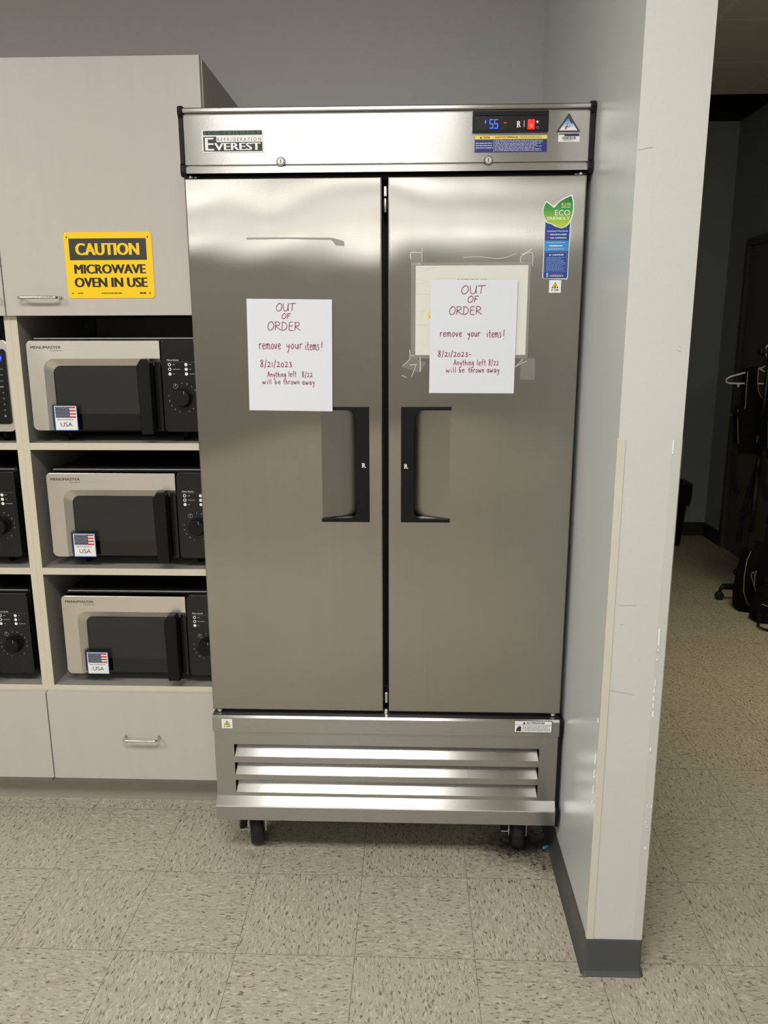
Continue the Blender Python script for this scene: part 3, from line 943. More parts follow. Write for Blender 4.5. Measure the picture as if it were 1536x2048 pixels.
# maker's badge
x0, x1, z0, z1 = -.3735, -.2240, 1.9710, 2.0225
m = MB(); y = YH - .0012; m.prism(m.rrect(x0, x1, z0, z1, .0015), y, YH, 'print_white')
W_, H_ = x1 - x0, z1 - z0
m.rect(x0 + .02 * W_, x0 + .98 * W_, z0 + .765 * H_, z0 + .955 * H_, y - .0003, 'print_black')
m.text('E C O - F R I E N D L Y', x0 + .035 * W_, x0 + .955 * W_, z0 + .795 * H_, z0 + .925 * H_, y - .0006, 'print_green', .008)
m.rect(x0 + .02 * W_, x0 + .98 * W_, z0 + .055 * H_, z0 + .70 * H_, y - .0003, 'print_black')
m.rect(x0 + .235 * W_, x0 + .98 * W_, z0 + .46 * H_, z0 + .71 * H_, y - .0005, 'print_white')
m.text('R E F R I G E R A T I O N', x0 + .25 * W_, x0 + .96 * W_, z0 + .50 * H_, z0 + .64 * H_, y - .0007, 'print_dark', 0)
m.text('VEREST', x0 + .195 * W_, x0 + .955 * W_, z0 + .10 * H_, z0 + .425 * H_, y - .0006, 'print_white', .02)
m.text('E', x0 + .045 * W_, x0 + .19 * W_, z0 + .095 * H_, z0 + .655 * H_, y - .0006, 'print_white', .008)
fpart(m, 'logo_badge', header)

# control panel
x0, x1, z0, z1 = .2790, .4590, 2.0085, 2.0558
m = MB(); m.prism(m.rrect(x0, x1, z0, z1, .002), YH - .006, YH, 'black_plastic', .0015, 1)
m.rect(x0 + .006, x1 - .008, z0 + .006, z1 - .006, YH - .0063, 'black_panel')
m.box(x0 + .006, x1 - .006, YH - .0085, YH - .006, z1 - .011, z1 - .005, 'black_plastic', .001, 1)
ctl = fpart(m, 'control_panel', header)


def seg7(mb, x, z, w, h, digit, y, mat, sl=.0):
    S = {'1': 'bc', '5': 'afgcd', '0': 'abcdef'}[digit]; t = w * .2
    P = {'a': (0, w, h - t, h), 'g': (0, w, h / 2 - t / 2, h / 2 + t / 2), 'd': (0, w, 0, t), 'b': (w - t, w, h / 2, h), 'c': (w - t, w, 0, h / 2), 'e': (0, t, 0, h / 2), 'f': (0, t, h / 2, h)}
    for s in S:
        a, b, c, d = P[s]; mb.rect(x + a, x + b, z + c, z + d, y, mat)


yc = YH - .0067
m = MB(); seg7(m, *at(979, 257, yc), .0085, .0205, '5', yc, 'blue_digit'); seg7(m, *at(988.5, 257, yc), .0085, .0205, '5', yc, 'blue_digit')
a = at(970, 247, yc); m.rect(a[0], a[0] + .0022, a[1], a[1] + .007, yc, 'blue_digit')
a = at(1008, 246, yc); m.rect(a[0], a[0] + .006, a[1] - .001, a[1] + .002, yc, 'red_digit')
fpart(m, 'display_digits', header)
m = MB(); a = at(1034, 254, yc); b = at(1042, 242, yc); m.text('R', a[0], b[0], a[1], b[1], yc, 'print_white', .008)
m.rect(a[0] - .0008, a[0] + .0042, a[1] - .0007, a[1] + .0006, yc, 'print_white')
a = at(1047.5, 254, yc); m.rect(a[0], a[0] + .0012, a[1], a[1] + .0145, yc, 'print_white')
a = at(1075, 255, yc); m.disc(a[0], a[1], .0030, yc, 'print_grey', 14, .0022); a = at(1075, 243.5, yc); m.disc(a[0], a[1], .0028, yc, 'print_white', 14)
fpart(m, 'panel_markings', header)
x0, x1, z0, z1 = hb(1055, 1070, 238.5, 259, YH - .008)
m = MB(); m.box(x0, x1, YH - .0105, YH - .006, z0, z1, 'red_switch', .0015, 2); m.disc((x0 + x1) / 2, z0 + .008, .0035, YH - .0108, 'print_pale_yellow', 12, .0025)
fpart(m, 'power_switch', header)

# instruction sticker
x0, x1, z0, z1 = .2848, .4585, 1.9645, 2.0035
m = MB(); y = YH - .0006; m.rect(x0, x1, z0, z1, y, 'print_grey'); zt = z1 - (z1 - z0) * .235
m.rect(x0 + .001, x1 - .001, zt, z1 - .001, y - .0003, 'print_pale_yellow'); m.rect(x0 + .001, x1 - .001, z0 + .001, zt - .0005, y - .0003, 'print_navy')
xm = x0 + (x1 - x0) * .265; m.rect(xm, xm + .0009, z0 + .001, z1 - .001, y - .0005, 'line_white')
m.flat([(x0 + .012, zt + .002), (x0 + .018, zt + .002), (x0 + .015, zt + .0068)], y - .0005, 'print_black')
m.text('CAUTION', x0 + .020, x0 + .036, zt + .0022, zt + .0062, y - .0005, 'print_black', .008)
m.text('HOW TO SET TEMPERATURE', xm + .003, xm + .058, zt + .0024, zt + .0060, y - .0005, 'print_black', .008)
m.lines(xm + .062, x1 - .014, zt + .001, z1 - .002, 2, y - .0005, 'print_dark', .28, 9, .006)
m.lines(x0 + .003, xm - .002, z0 + .0085, zt - .006, 3, y - .0005, 'line_white', .35, 11, .008)
m.lines(xm + .003, x1 - .006, z0 + .003, zt - .0015, 8, y - .0005, 'line_white', .36, 12, .009)
fpart(m, 'instruction_sticker', header)

# triangular emblem
A = at(1137.5, 226.5, YH); B = at(1112.5, 264, YH); C_ = at(1160.5, 264, YH)
m = MB(); y = YH - .0008; m.prism([B, C_, (at(1144, 236, YH)), (at(1141, 230, YH)), A], y, YH, 'print_dark')


def lerp(p, q, t): return (p[0] + (q[0] - p[0]) * t, p[1] + (q[1] - p[1]) * t)


G = ((A[0] + B[0] + C_[0]) / 3, (A[1] + B[1] + C_[1]) / 3)
m.flat([lerp(B, G, .24), lerp(C_, G, .24), at(1146, 247, YH), at(1141, 246, YH), lerp(A, G, .30)], y - .0003, 'emblem_sky')
m.flat([at(1121, 259, YH), at(1153, 260, YH), at(1147, 254, YH), at(1136, 256, YH)], y - .0005, 'print_white')
m.flat([at(1129, 259.5, YH), at(1133, 258, YH), at(1135.5, 251, YH), at(1131, 252.5, YH)], y - .0007, 'print_red'); m.disc(*at(1134.5, 249, YH), .0018, y - .0007, 'print_red', 8)
m.ribbon([at(1134, 254, YH), at(1139, 254, YH), at(1140, 249.5, YH)], .0012, y - .0007, 'print_dark')
fpart(m, 'emblem_sticker', header)
x0, x1, z0, z1 = hb(1116, 1159.5, 266, 284, YH)
m = MB(); m.rect(x0, x1, z0, z1, y, 'print_white'); m.rect(x0 + .0008, x1 - .0008, z0 + (z1 - z0) * .64, z1 - .001, y - .0003, 'print_navy_dark'); m.rect(x0 + .001, x0 + .014, z0 + (z1 - z0) * .60, z0 + (z1 - z0) * .82, y - .0005, 'print_white')
xx = x0 + .009
rnd = random.Random(4)
while xx < x1 - .010:
    w = rnd.choice((.0006, .0010, .0016)); m.rect(xx, xx + w, z0 + (z1 - z0) * .26, z0 + (z1 - z0) * .60, y - .0003, 'print_black'); xx += w + rnd.choice((.0006, .0010))
m.lines(x0 + .012, x1 - .016, z0 + .0022, z0 + .0042, 1, y - .0003, 'print_grey', .6, 2, .004)
fpart(m, 'barcode_label', header)

# doors
HZ0, HZ1 = 1.0590, 1.3500


def fdoor(x0, x1, side):
    """side = -1: the handle sits at the right edge (left door); +1: at the left edge"""
    z0, z1 = .4990, 1.9145; yf, yb = YFR, -.192
    if side < 0: h0, h1 = -.0985, .0060; dx0, dx1 = 0.0, .030
    else: h0, h1 = .1320, .2385; dx0, dx1 = .030, 0.0
    m = MB(); i = m.mi('steel_door')
    xs = [x0, h0, h1, x1]; zs = [z0, HZ0, HZ1, z1]
    V = {(a, b): m.bm.verts.new((xs[a], yf, zs[b])) for a in range(4) for b in range(4)}

    def F(vs):
        f = m.bm.faces.new(vs); f.material_index = i; return f
    for a in range(3):
        for b in range(3):
            if (a, b) != (1, 1): F([V[a, b], V[a + 1, b], V[a + 1, b + 1], V[a, b + 1]])
    # recess, sloping in towards the grip
    q = {}
    for a, dy in ((1, dx0), (2, dx1)):
        for b in (1, 2):
            q[a, b] = V[a, b] if dy == 0 else m.bm.verts.new((xs[a], yf + dy, zs[b]))
    F([q[1, 1], q[2, 1], q[2, 2], q[1, 2]])
    a = 2 if dx1 else 1; o = 1 if dx1 else 2
    for b in (1, 2): F([V[a, b], q[a, b], V[o, b]])
    F([V[a, 1], V[a, 2], q[a, 2], q[a, 1]])
    # sides and back
    Bk = {(a, b): m.bm.verts.new((xs[a], yb, zs[b])) for a in (0, 3) for b in (0, 3)}
    F([Bk[0, 0], Bk[0, 3], Bk[3, 3], Bk[3, 0]])
    F([V[k, 0] for k in range(4)][::-1] + [Bk[0, 0], Bk[3, 0]]); F([V[k, 3] for k in range(4)] + [Bk[3, 3], Bk[0, 3]])
    F([V[0, k] for k in range(4)] + [Bk[0, 3], Bk[0, 0]]); F([V[3, k] for k in range(4)][::-1] + [Bk[3, 0], Bk[3, 3]])
    bmesh.ops.recalc_face_normals(m.bm, faces=m.bm.faces)
    es = [e for e in m.bm.edges if all(abs(v.co.y - yf) < 1e-6 for v in e.verts) and (all(abs(v.co.x - x0) < 1e-6 for v in e.verts) or all(abs(v.co.x - x1) < 1e-6 for v in e.verts) or all(abs(v.co.z - z0) < 1e-6 for v in e.verts) or all(abs(v.co.z - z1) < 1e-6 for v in e.verts))]
    bmesh.ops.bevel(m.bm, geom=es, offset=.0035, segments=3, profile=.5, affect='EDGES')
    d = fpart(m, 'door')
    m = MB(); m.box(x0 + .012, x1 - .012, yb, -.1905, z0 + .012, z1 - .012, 'gasket'); fpart(m, 'gasket', d)
    # C shaped grip
    m = MB(); r = .020; n = 6
    if side < 0:
        xo, xi, xt = .0270, -.0065, -.1010; s = 1
    else:
        xo, xi, xt = .1105, .1440, .2405; s = -1
    t_ = .0095
    pts = [(xt, HZ0 - .0085), (xo, HZ0 - .0085), (xo, HZ1 + .0075), (xt, HZ1 + .0075), (xt, HZ1 + .0075 - t_)]
    pts += [(xi - s * r + s * r * math.sin(PI / 2 * k / n), HZ1 + .0075 - t_ - r + r * math.cos(PI / 2 * k / n)) for k in range(n + 1)]
    pts += [(xi - s * r + s * r * math.cos(PI / 2 * k / n), HZ0 + .001 + r - r * math.sin(PI / 2 * k / n)) for k in range(n + 1)]
    pts += [(xt, HZ0 + .001)]
    if s < 0: pts = list(reversed(pts))
    m.prism(pts, yf - .006, yf + .004, 'black_plastic', .0012, 2)
    xr_, xz = (at(727.5, 935, yf - .0064) if side < 0 else at(812, 937, yf - .0064))
    m.text('R', xr_ - .0042, xr_ + .0046, xz, xz + .0115, yf - .0064, 'print_white', .008)
    m.rect(xr_ - .0050, xr_ - .0010, xz - .0003, xz + .0012, yf - .0065, 'print_white'); m.rect(xr_ + .0022, xr_ + .0058, xz - .0003, xz + .0012, yf - .0065, 'print_white'); m.rect(xr_ - .0050, xr_ - .0015, xz + .0103, xz + .0117, yf - .0065, 'print_white')
    fpart(m, 'handle', d)
    return d


dl = fdoor(FX0, .0617, -1)
dr = fdoor(.0767, FX1, 1)

m = MB(); y = YFR - .0005
m.flat([at(493, 479, y), at(575, 478, y), at(663, 480, y), at(664, 475.5, y), at(575, 474.5, y), at(493, 475, y)], y, 'residue'); m.flat([at(663, 480, y), at(672, 491, y), at(689, 492, y), at(688, 482, y), at(664, 475.5, y)], y, 'residue')
fpart(m, 'tape_residue', dl)

# mullion strip and hinges seen between and beside the doors
m = MB(); m.box(.0642, .0742, -.192, -.178, .50, 1.912, 'gasket'); m.box(.0655, .0735, -.1945, -.19, .55, 1.86, 'black_soft')
fpart(m, 'centre_mullion')
for z0, z1 in ((1.872, 1.898), (.512, .545), (.4835, .4975)):
    m = MB(); m.box(.0645, .0745, -.235 if z0 > .5 else -.245, -.19, z0, z1, 'chrome', .0025, 2); fpart(m, 'centre_bracket')
m = MB(); m.cyl((.0694, -.232, 1.835), (.0694, -.232, 1.868), .0052, .0052, 'chrome', 14, .001); fpart(m, 'centre_bracket')
for x, z in ((FX0 + .012, 1.9195), (FX1 - .012, 1.9195), (FX0 + .016, .4905), (FX1 - .016, .4905)):
    m = MB(); m.cyl((x, -.242, z - .004), (x, -.242, z + .004), .0085, .0085, 'chrome', 16, .001); m.box(x - .014, x + .014, -.238, -.18, z - .002, z + .002, 'dull_metal'); fpart(m, 'hinge_pin')

# eco sticker, R290 label on the right door
Y = YFR
m = MB(); y = Y - .0006


def pl(mb, pts, yy, mat): mb.flat([at(px, py, Y) for px, py in pts], yy, mat)


def z3(px, py, s=160 / 1425.0): return (1040 + px * s, 370 + py * s)     # detail crop -> photograph


body = [z3(*p) for p in ((400, 1665), (398, 1640), (440, 640), (905, 660), (850, 1640), (840, 1680))]
pl(m, body, y, 'print_white')
inb = [z3(*p) for p in ((412, 1660), (412, 1640), (452, 650), (890, 670), (838, 1630), (828, 1662))]
pl(m, inb, y - .0003, 'print_blue')
leaf_o = [(740, 775), (620, 740), (560, 700), (480, 680), (430, 620), (400, 520), (400, 420), (430, 340), (462, 278), (600, 375), (700, 280), (790, 225), (935, 165), (960, 280), (965, 420), (945, 540), (900, 660), (830, 740)]
leaf_i = [(740, 762), (640, 730), (575, 690), (500, 668), (445, 600), (418, 515), (418, 425), (445, 350), (470, 305), (605, 412), (710, 298), (800, 245), (915, 195), (938, 285), (942, 420), (922, 535), (880, 645), (820, 722)]
pl(m, [z3(*p) for p in leaf_o], y - .0005, 'print_white'); pl(m, [z3(*p) for p in leaf_i], y - .0008, 'eco_green')


def tx(mb, s, x0, x1, zt, zb, yy, mat, bold=0.0):
    a = at(*z3(x0, zb), Y); b = at(*z3(x1, zt), Y); mb.text(s, a[0], b[0], a[1], b[1], yy, mat, bold)


def ln(mb, x0, x1, zt, zb, n, yy, mat, seed, dash, fill=.45):
    a = at(*z3(x0, zb), Y); b = at(*z3(x1, zt), Y); mb.lines(a[0], b[0], a[1], b[1], n, yy, mat, fill, seed, dash)


tx(m, 'R290', 740, 905, 320, 375, y - .0011, 'print_pale_yellow', 0)
ln(m, 735, 900, 385, 405, 1, y - .0011, 'print_white', 21, .006, .6)
tx(m, 'ECO', 620, 890, 445, 545, y - .0011, 'print_white', 0); tx(m, 'FRIENDLY', 485, 885, 565, 625, y - .0011, 'print_white', .008)
yt = y - .0006
tx(m, 'WARRANTY PROGRAM', 480, 850, 812, 835, yt, 'print_white', .008)
tx(m, '2', 483, 512, 865, 900, yt, 'print_red', .008); tx(m, 'YEAR PARTS & LABOR', 530, 830, 868, 897, yt, 'print_white', .008)
tx(m, '5', 483, 512, 925, 965, yt, 'print_red', .008); tx(m, 'YEAR COMPRESSOR', 530, 828, 930, 958, yt, 'print_white', .008)
pl(m, [z3(*p) for p in ((430, 1182), (436, 990), (868, 990), (858, 1182))], yt, 'print_sky')
ln(m, 470, 830, 1018, 1036, 1, yt - .0003, 'line_white', 22, .006, .6); ln(m, 520, 775, 1070, 1098, 1, yt - .0003, 'print_white', 23, .007, .7); ln(m, 500, 805, 1132, 1148, 1, yt - .0003, 'print_white', 24, .006, .6)
for a, b in (((445, 1200), (835, 1200)), ((835, 1200), (820, 1545)), ((820, 1545), (432, 1545)), ((432, 1545), (445, 1200))):
    m.ribbon([at(*z3(*a), Y), at(*z3(*b), Y)], .0007, yt, 'line_blue')
pl(m, [z3(*p) for p in ((512, 1260), (555, 1260), (534, 1222))], yt, 'line_white'); tx(m, 'CAUTION', 575, 775, 1228, 1260, yt, 'print_white', .008)
ln(m, 460, 815, 1278, 1530, 11, yt, 'line_blue', 25, .007, .42)
tx(m, 'E', 468, 505, 1572, 1638, yt, 'print_white', .008); tx(m, 'VEREST', 525, 775, 1605, 1635, yt, 'print_white', .008); ln(m, 525, 770, 1575, 1595, 1, yt, 'print_red', 26, .006, .7)
fpart(m, 'eco_sticker', dr)


def warn_label(px0, px1, py0, py1, Yp, parent, name='warning_label'):
    m = MB(); x0, x1, z0, z1 = hb(px0, px1, py0, py1, Yp); y = Yp - .0006; w, h = x1 - x0, z1 - z0
    m.rect(x0, x1, z0, z1, y, 'print_white')
    tri = lambda s, dz: [(x0 + w * (.5 - .29 * s), z0 + h * (.36 + dz)), (x0 + w * (.5 + .29 * s), z0 + h * (.36 + dz)), (x0 + w * .5, z0 + h * (.36 + dz + .48 * s))]
    m.flat(tri(1, 0), y - .0003, 'print_black'); m.flat(tri(.74, .045), y - .0005, 'print_yellow')
    m.flat([(x0 + w * .45, z0 + h * .43), (x0 + w * .55, z0 + h * .43), (x0 + w * .54, z0 + h * .54), (x0 + w * .5, z0 + h * .62), (x0 + w * .46, z0 + h * .54)], y - .0007, 'print_black')
    m.text('R 290', x0 + w * .2, x0 + w * .8, z0 + h * .13, z0 + h * .28, y - .0003, 'print_black', .008)
    return fpart(m, name, parent)


warn_label(1097.5, 1122.5, 560, 585.5, YFR, dr)

# grille
gx0, gx1 = -.4250, .5570
LV = ((.3500, .3890), (.2925, .3310), (.2350, .2745)); lx0, lx1 = -.3690, .5055
yg = -.258
m = MB(); i = m.mi('steel_band')


def quad(x0, x1, za, zb, ya, yb): m.face([(x0, ya, za), (x1, ya, za), (x1, yb, zb), (x0, yb, zb)], 'steel_band')


# top nose strip
prof = [(-.180, .4825), (-.250, .4835), (-.262, .4815), (-.2665, .4755), (-.2670, .4330), (-.2640, .4310), (yg, .4320), (-.19, .4320)]
m.extrude_x(prof, gx0 - .001, gx1 + .001, 'steel_band')
# flat plate around the louvres
zs = [.2225] + [v for a, b in reversed(LV) for v in (a, b)] + [.4325]
for k in range(0, len(zs), 2): quad(gx0, gx1, zs[k], zs[k + 1], yg, yg)
for a, b in LV: quad(gx0, lx0, a, b, yg, yg); quad(lx1, gx1, a, b, yg, yg)
# bottom kick
prof = [(yg, .2240), (-.276, .2020), (-.2775, .1990), (-.2775, .1570), (-.270, .1550), (-.19, .1550), (-.19, .2240)]
m.extrude_x(prof, gx0 - .001, gx1 - .001, 'steel_band')
m.box(gx0 + .004, gx1 - .004, -.235, -.178, .158, .43, 'black_soft')
bmesh.ops.recalc_face_normals(m.bm, faces=m.bm.faces)
grille = fpart(m, 'grille')
for a, b in LV:
    m = MB(); zt = b - .0035; yi = yg + .030; ii = m.mi('steel_band')
    x0, x1 = lx0 + .001, lx1 - .001
    m.face([(x0, yg + .0002, a), (x1, yg + .0002, a), (x1 - .002, yi, zt), (x0 + .002, yi, zt)], 'steel_band')
    m.face([(x0, yg + .0002, a), (x0 + .002, yi, zt), (x0 + .002, yi + .003, zt), (x0, yg + .003, a)], 'steel_band')
    m.face([(x1, yg + .0002, a), (x1, yg + .003, a), (x1 - .002, yi + .003, zt), (x1 - .002, yi, zt)], 'steel_band')
    m.face([(x0 + .002, yi, zt), (x1 - .002, yi, zt), (x1 - .002, yi + .003, zt), (x0 + .002, yi + .003, zt)], 'steel_band')
    m.face([(x0, yg + .003, a), (x0 + .002, yi + .003, zt), (x1 - .002, yi + .003, zt), (x1, yg + .003, a)], 'steel_band')
    fpart(m, 'louver', grille)
for (za, zb, xa, xb, ya) in ((.4330, .4860, gx1 + .0005, gx1 + .0105, -.2695), (.2010, .4330, gx1 + .0000, gx1 + .0075, -.263), (.1540, .2120, gx1 - .0015, gx1 + .0095, -.2800)):
    m = MB(); m.box(xa, xb, ya, -.185, za, zb, 'black_plastic', .0025, 2); fpart(m, 'corner_trim', grille)
warn_label(444, 464.5, 1437.5, 1456, -.267, grille)
x0, x1, z0, z1 = hb(1027.5, 1105, 1441.5, 1465, -.267); m = MB(); y = -.2676; w, h = x1 - x0, z1 - z0
m.rect(x0, x1, z0, z1, y, 'print_white'); m.rect(x0 + .001, x1 - .001, z0 + h * .64, z0 + h * .66, y - .0003, 'print_black')
for a, b, c, d in ((0, 1, 0, .05), (0, 1, .95, 1), (0, .015, 0, 1), (.985, 1, 0, 1), (.24, .25, 0, .65)): m.rect(x0 + w * a, x0 + w * b, z0 + h * c, z0 + h * d, y - .0003, 'print_dark')
m.text('ATTENTION', x0 + w * .33, x0 + w * .79, z0 + h * .71, z0 + h * .89, y - .0003, 'print_black', .008); m.flat([(x0 + w * .23, z0 + h * .71), (x0 + w * .30, z0 + h * .71), (x0 + w * .265, z0 + h * .91)], y - .0003, 'print_black')
m.lines(x0 + w * .28, x0 + w * .96, z0 + h * .12, z0 + h * .60, 4, y - .0003, 'print_grey', .42, 31, .007); m.flat([(x0 + w * .05, z0 + h * .12), (x0 + w * .19, z0 + h * .12), (x0 + w * .19, z0 + h * .5), (x0 + w * .14, z0 + h * .55), (x0 + w * .08, z0 + h * .4)], y - .0003, 'print_dark')
fpart(m, 'attention_label', grille)


# casters
def caster(x, y, rz, lever):
    root = bpy.data.objects.new('caster', None)
    M_ = Matrix.Translation((x, y, 0)) @ Matrix.Rotation(rz, 4, 'Z')
    m = MB(); m.cyl((-.0205, 0, .0500), (.0205, 0, .0500), .0500, .0500, 'tyre', 32, .010); m.cyl((-.021, 0, .05), (.021, 0, .05), .012, .012, 'dull_metal', 16)
    m.xform(M_); wheel = m
    m = MB()
    m.box(-.044, .044, -.035, .062, .1440, .1510, 'chrome', .002, 1); m.cyl((0, .022, .128), (0, .022, .145), .026, .028, 'chrome', 20)
    for s in (-1, 1):
        xs = s * .0265
        m.prism([(-.014, .040), (.014, .040), (.030, .130), (-.020, .130)], -.0015, .0015, 'chrome')
        bmv = m.bm.verts[:] if False else None
        m.bm.verts.ensure_lookup_table()
        for v in list(m.bm.verts)[-8:]:
            px, pz, py = v.co.x, v.co.z, v.co.y
            v.co = Vector((xs + py, px + .004, pz))
    m.box(-.0265, .0265, -.016, .034, .127, .131, 'chrome', .001, 1)
    bmesh.ops.recalc_face_normals(m.bm, faces=m.bm.faces)
    m.xform(M_); fork = m.build('caster'); fork.parent = fr; fork.location = -FO
    wo = wheel.build('wheel'); wo.parent = fork
    if lever:
        m = MB(); m.prism([(-.052, .070), (-.030, .074), (-.028, .098), (-.046, .100)], -.030, .010, 'black_soft', .003, 2); m.box(-.052, -.026, -.034, -.028, .068, .073, 'chrome', .001, 1); m.cyl((-.030, -.005, .085), (-.018, -.005, .085), .005, .005, 'chrome', 10)
        m.xform(M_); lv = m.build('brake_lever'); lv.parent = fork
    bpy.data.objects.remove(root)


caster(-.335, -.155, math.radians(14), True)
caster(.468, -.150, math.radians(-2), True)
caster(-.337, .40, math.radians(20), False)
caster(.462, .40, math.radians(-15), False)

# ================================================================== paper notices
GS = {
    'O': (.75, [[(.42, 1), (.15, .8), (0, .4), (.1, .05), (.35, 0), (.62, .2), (.74, .6), (.62, .93), (.42, 1), (.34, .92)]]),
    'U': (.7, [[(.05, 1), (.02, .4), (.12, .06), (.35, 0), (.55, .15), (.66, .6), (.7, 1), (.66, .4), (.7, .02)]]),
    'T': (.75, [[(0, .95), (.4, .98), (.85, 1)], [(.42, .98), (.36, .5), (.3, 0)]]),
    'F': (.6, [[(.12, 1), (.08, .5), (.02, 0)], [(.1, .97), (.4, 1), (.66, 1)], [(.08, .52), (.46, .55)]]),
    'R': (.7, [[(.08, .95), (.06, .5), (0, 0)], [(0, .95), (.35, 1), (.6, .85), (.5, .6), (.08, .48), (.4, .25), (.75, 0)]]),
    'D': (.75, [[(.1, .95), (.06, .5), (.02, .02)], [(0, .95), (.35, .95), (.68, .65), (.6, .25), (.3, .03), (.0, .0)]]),
    'E': (.6, [[(.55, 1), (.1, .95), (.06, .5), (.04, .04), (.6, .0)], [(.06, .52), (.5, .55)]]),
    'A': (.7, [[(.0, 0), (.2, .5), (.38, 1), (.5, .5), (.6, 0)], [(.1, .36), (.55, .42)]]),
    'r': (.4, [[(.02, .6), (.06, .3), (.04, 0)], [(.05, .4), (.2, .6), (.4, .58)]]),
    'e': (.45, [[(.03, .3), (.35, .36), (.34, .55), (.18, .6), (.04, .4), (.08, .08), (.24, 0), (.44, .1)]]),
    'm': (.75, [[(.02, .58), (.06, .0)], [(.05, .4), (.2, .6), (.3, .5), (.32, .0)], [(.33, .4), (.5, .6), (.6, .5), (.66, 0), (.74, .05)]]),
    'n': (.5, [[(.02, .58), (.05, .0)], [(.05, .38), (.22, .6), (.36, .5), (.4, .08), (.5, .04)]]),
    'o': (.45, [[(.22, .6), (.04, .4), (.06, .1), (.22, 0), (.38, .2), (.38, .48), (.22, .6)]]),
    'v': (.42, [[(.0, .58), (.16, 0), (.38, .6)]]),
    'y': (.5, [[(.03, .58), (.08, .3), (.24, .22), (.38, .4)], [(.42, .6), (.36, .1), (.22, -.4), (.1, -.3)]]),
    'u': (.5, [[(.03, .58), (.06, .12), (.2, 0), (.36, .2), (.42, .58), (.42, .1), (.5, .02)]]),
    'i': (.2, [[(.05, .55), (.08, .02)], [(.06, .82), (.09, .86)]]),
    't': (.4, [[(.16, .95), (.14, .3), (.2, .02), (.34, .04)], [(-.02, .58), (.36, .62)]]),
    's': (.4, [[(.36, .56), (.18, .62), (.06, .46), (.3, .24), (.26, .04), (.02, .02)]]),
    '!': (.25, [[(.16, 1.05), (.12, .3)], [(.08, .03), (.11, -.02)]]),
    '8': (.5, [[(.42, .92), (.2, 1), (.06, .8), (.36, .38), (.36, .08), (.16, .0), (.04, .2), (.4, .74), (.42, .92)]]),
    '/': (.35, [[(.3, 1.05), (.16, .4), (.02, -.2)]]),
    '2': (.5, [[(.04, .6), (.2, .74), (.36, .6), (.24, .26), (.02, .02), (.26, .06), (.52, .02)]]),
    '1': (.2, [[(.1, .7), (.08, 0)]]),
    '0': (.5, [[(.24, .62), (.05, .44), (.05, .14), (.22, 0), (.42, .16), (.42, .46), (.24, .62)]]),
    '3': (.5, [[(.05, .62), (.3, .7), (.36, .52), (.16, .38), (.4, .24), (.34, .04), (.02, .0)]]),
    'h': (.5, [[(.06, 1), (.06, .5), (.04, 0)], [(.05, .34), (.22, .56), (.36, .44), (.4, .0)]]),
    'g': (.5, [[(.4, .52), (.18, .6), (.04, .36), (.12, .1), (.36, .3), (.4, .56), (.36, -.1), (.18, -.42), (.04, -.26)]]),
    'l': (.2, [[(.08, 1), (.07, .4), (.09, 0)]]),
    'f': (.35, [[(.4, .94), (.24, 1), (.16, .7), (.12, 0)], [(.0, .52), (.36, .56)]]),
    'w': (.7, [[(.0, .6), (.12, .02), (.3, .46), (.44, .02), (.64, .62)]]),
    'b': (.45, [[(.06, 1), (.05, .4), (.05, 0)], [(.05, .3), (.22, .5), (.38, .3), (.26, .02), (.06, .04)]]),
    'a': (.5, [[(.38, .5), (.2, .6), (.04, .36), (.1, .06), (.28, .1), (.38, .5), (.4, .1), (.5, .0)]]),
    '-': (.4, [[(.0, .32), (.38, .34)]]),
}


def smooth2(p, n=4):
    if len(p) < 3: return p
    out = []
    for k in range(len(p) - 1):
        a = p[max(k - 1, 0)]; b = p[k]; c = p[k + 1]; d = p[min(k + 2, len(p) - 1)]
        for q in range(n):
            t = q / n
            out.append(tuple(.5 * ((2 * b[i]) + (-a[i] + c[i]) * t + (2 * a[i] - 5 * b[i] + 4 * c[i] - d[i]) * t * t + (-a[i] + 3 * b[i] - 3 * c[i] + d[i]) * t ** 3) for i in (0, 1)))
    out.append(p[-1]); return out


def hand(mb, s, px0, px1, ptop, pbase, Y, w=.0017, slope=0.0, gap=.16):
    """handwriting from px0..px1, capital height ptop..pbase"""
    a = at(px0, pbase, Y); b = at(px1, ptop, Y); W = sum(GS[c][0] + gap for c in s) - gap
    sx = (b[0] - a[0]) / W; sz = b[1] - a[1]; x = 0
    for c in s:
        for st in GS[c][1]:
            mb.ribbon([(a[0] + (x + p[0]) * sx, a[1] + p[1] * sz + slope * (x + p[0]) * sx) for p in smooth2(st)], w, Y, 'ink_red')
        x += GS[c][0] + gap


def pen(mb, paper):
    o = mb.build('handwriting', paper); o.location = -Vector(paper.location)


def sheet(cx, cz, w, h, rot, y, mat, curl=.0015):
    m = MB(); i = m.mi(mat); nx, nz = 8, 10; c, s = math.cos(rot), math.sin(rot)
    rnd = random.Random(int(cx * 1000))
    g = []
    for a in range(nx + 1):
        col = []
        for b in range(nz + 1):
            u = -w / 2 + w * a / nx; v = -h / 2 + h * b / nz
            bulge = curl * (abs(u) / (w / 2)) ** 2 * max(0, -v / (h / 2))
            col.append(m.bm.verts.new((cx + u * c - v * s, y - bulge, cz + u * s + v * c)))
        g.append(col)
    for a in range(nx):
        for b in range(nz):
            f = m.bm.faces.new([g[a][b], g[a + 1][b], g[a + 1][b + 1], g[a][b + 1]]); f.material_index = i
    return m


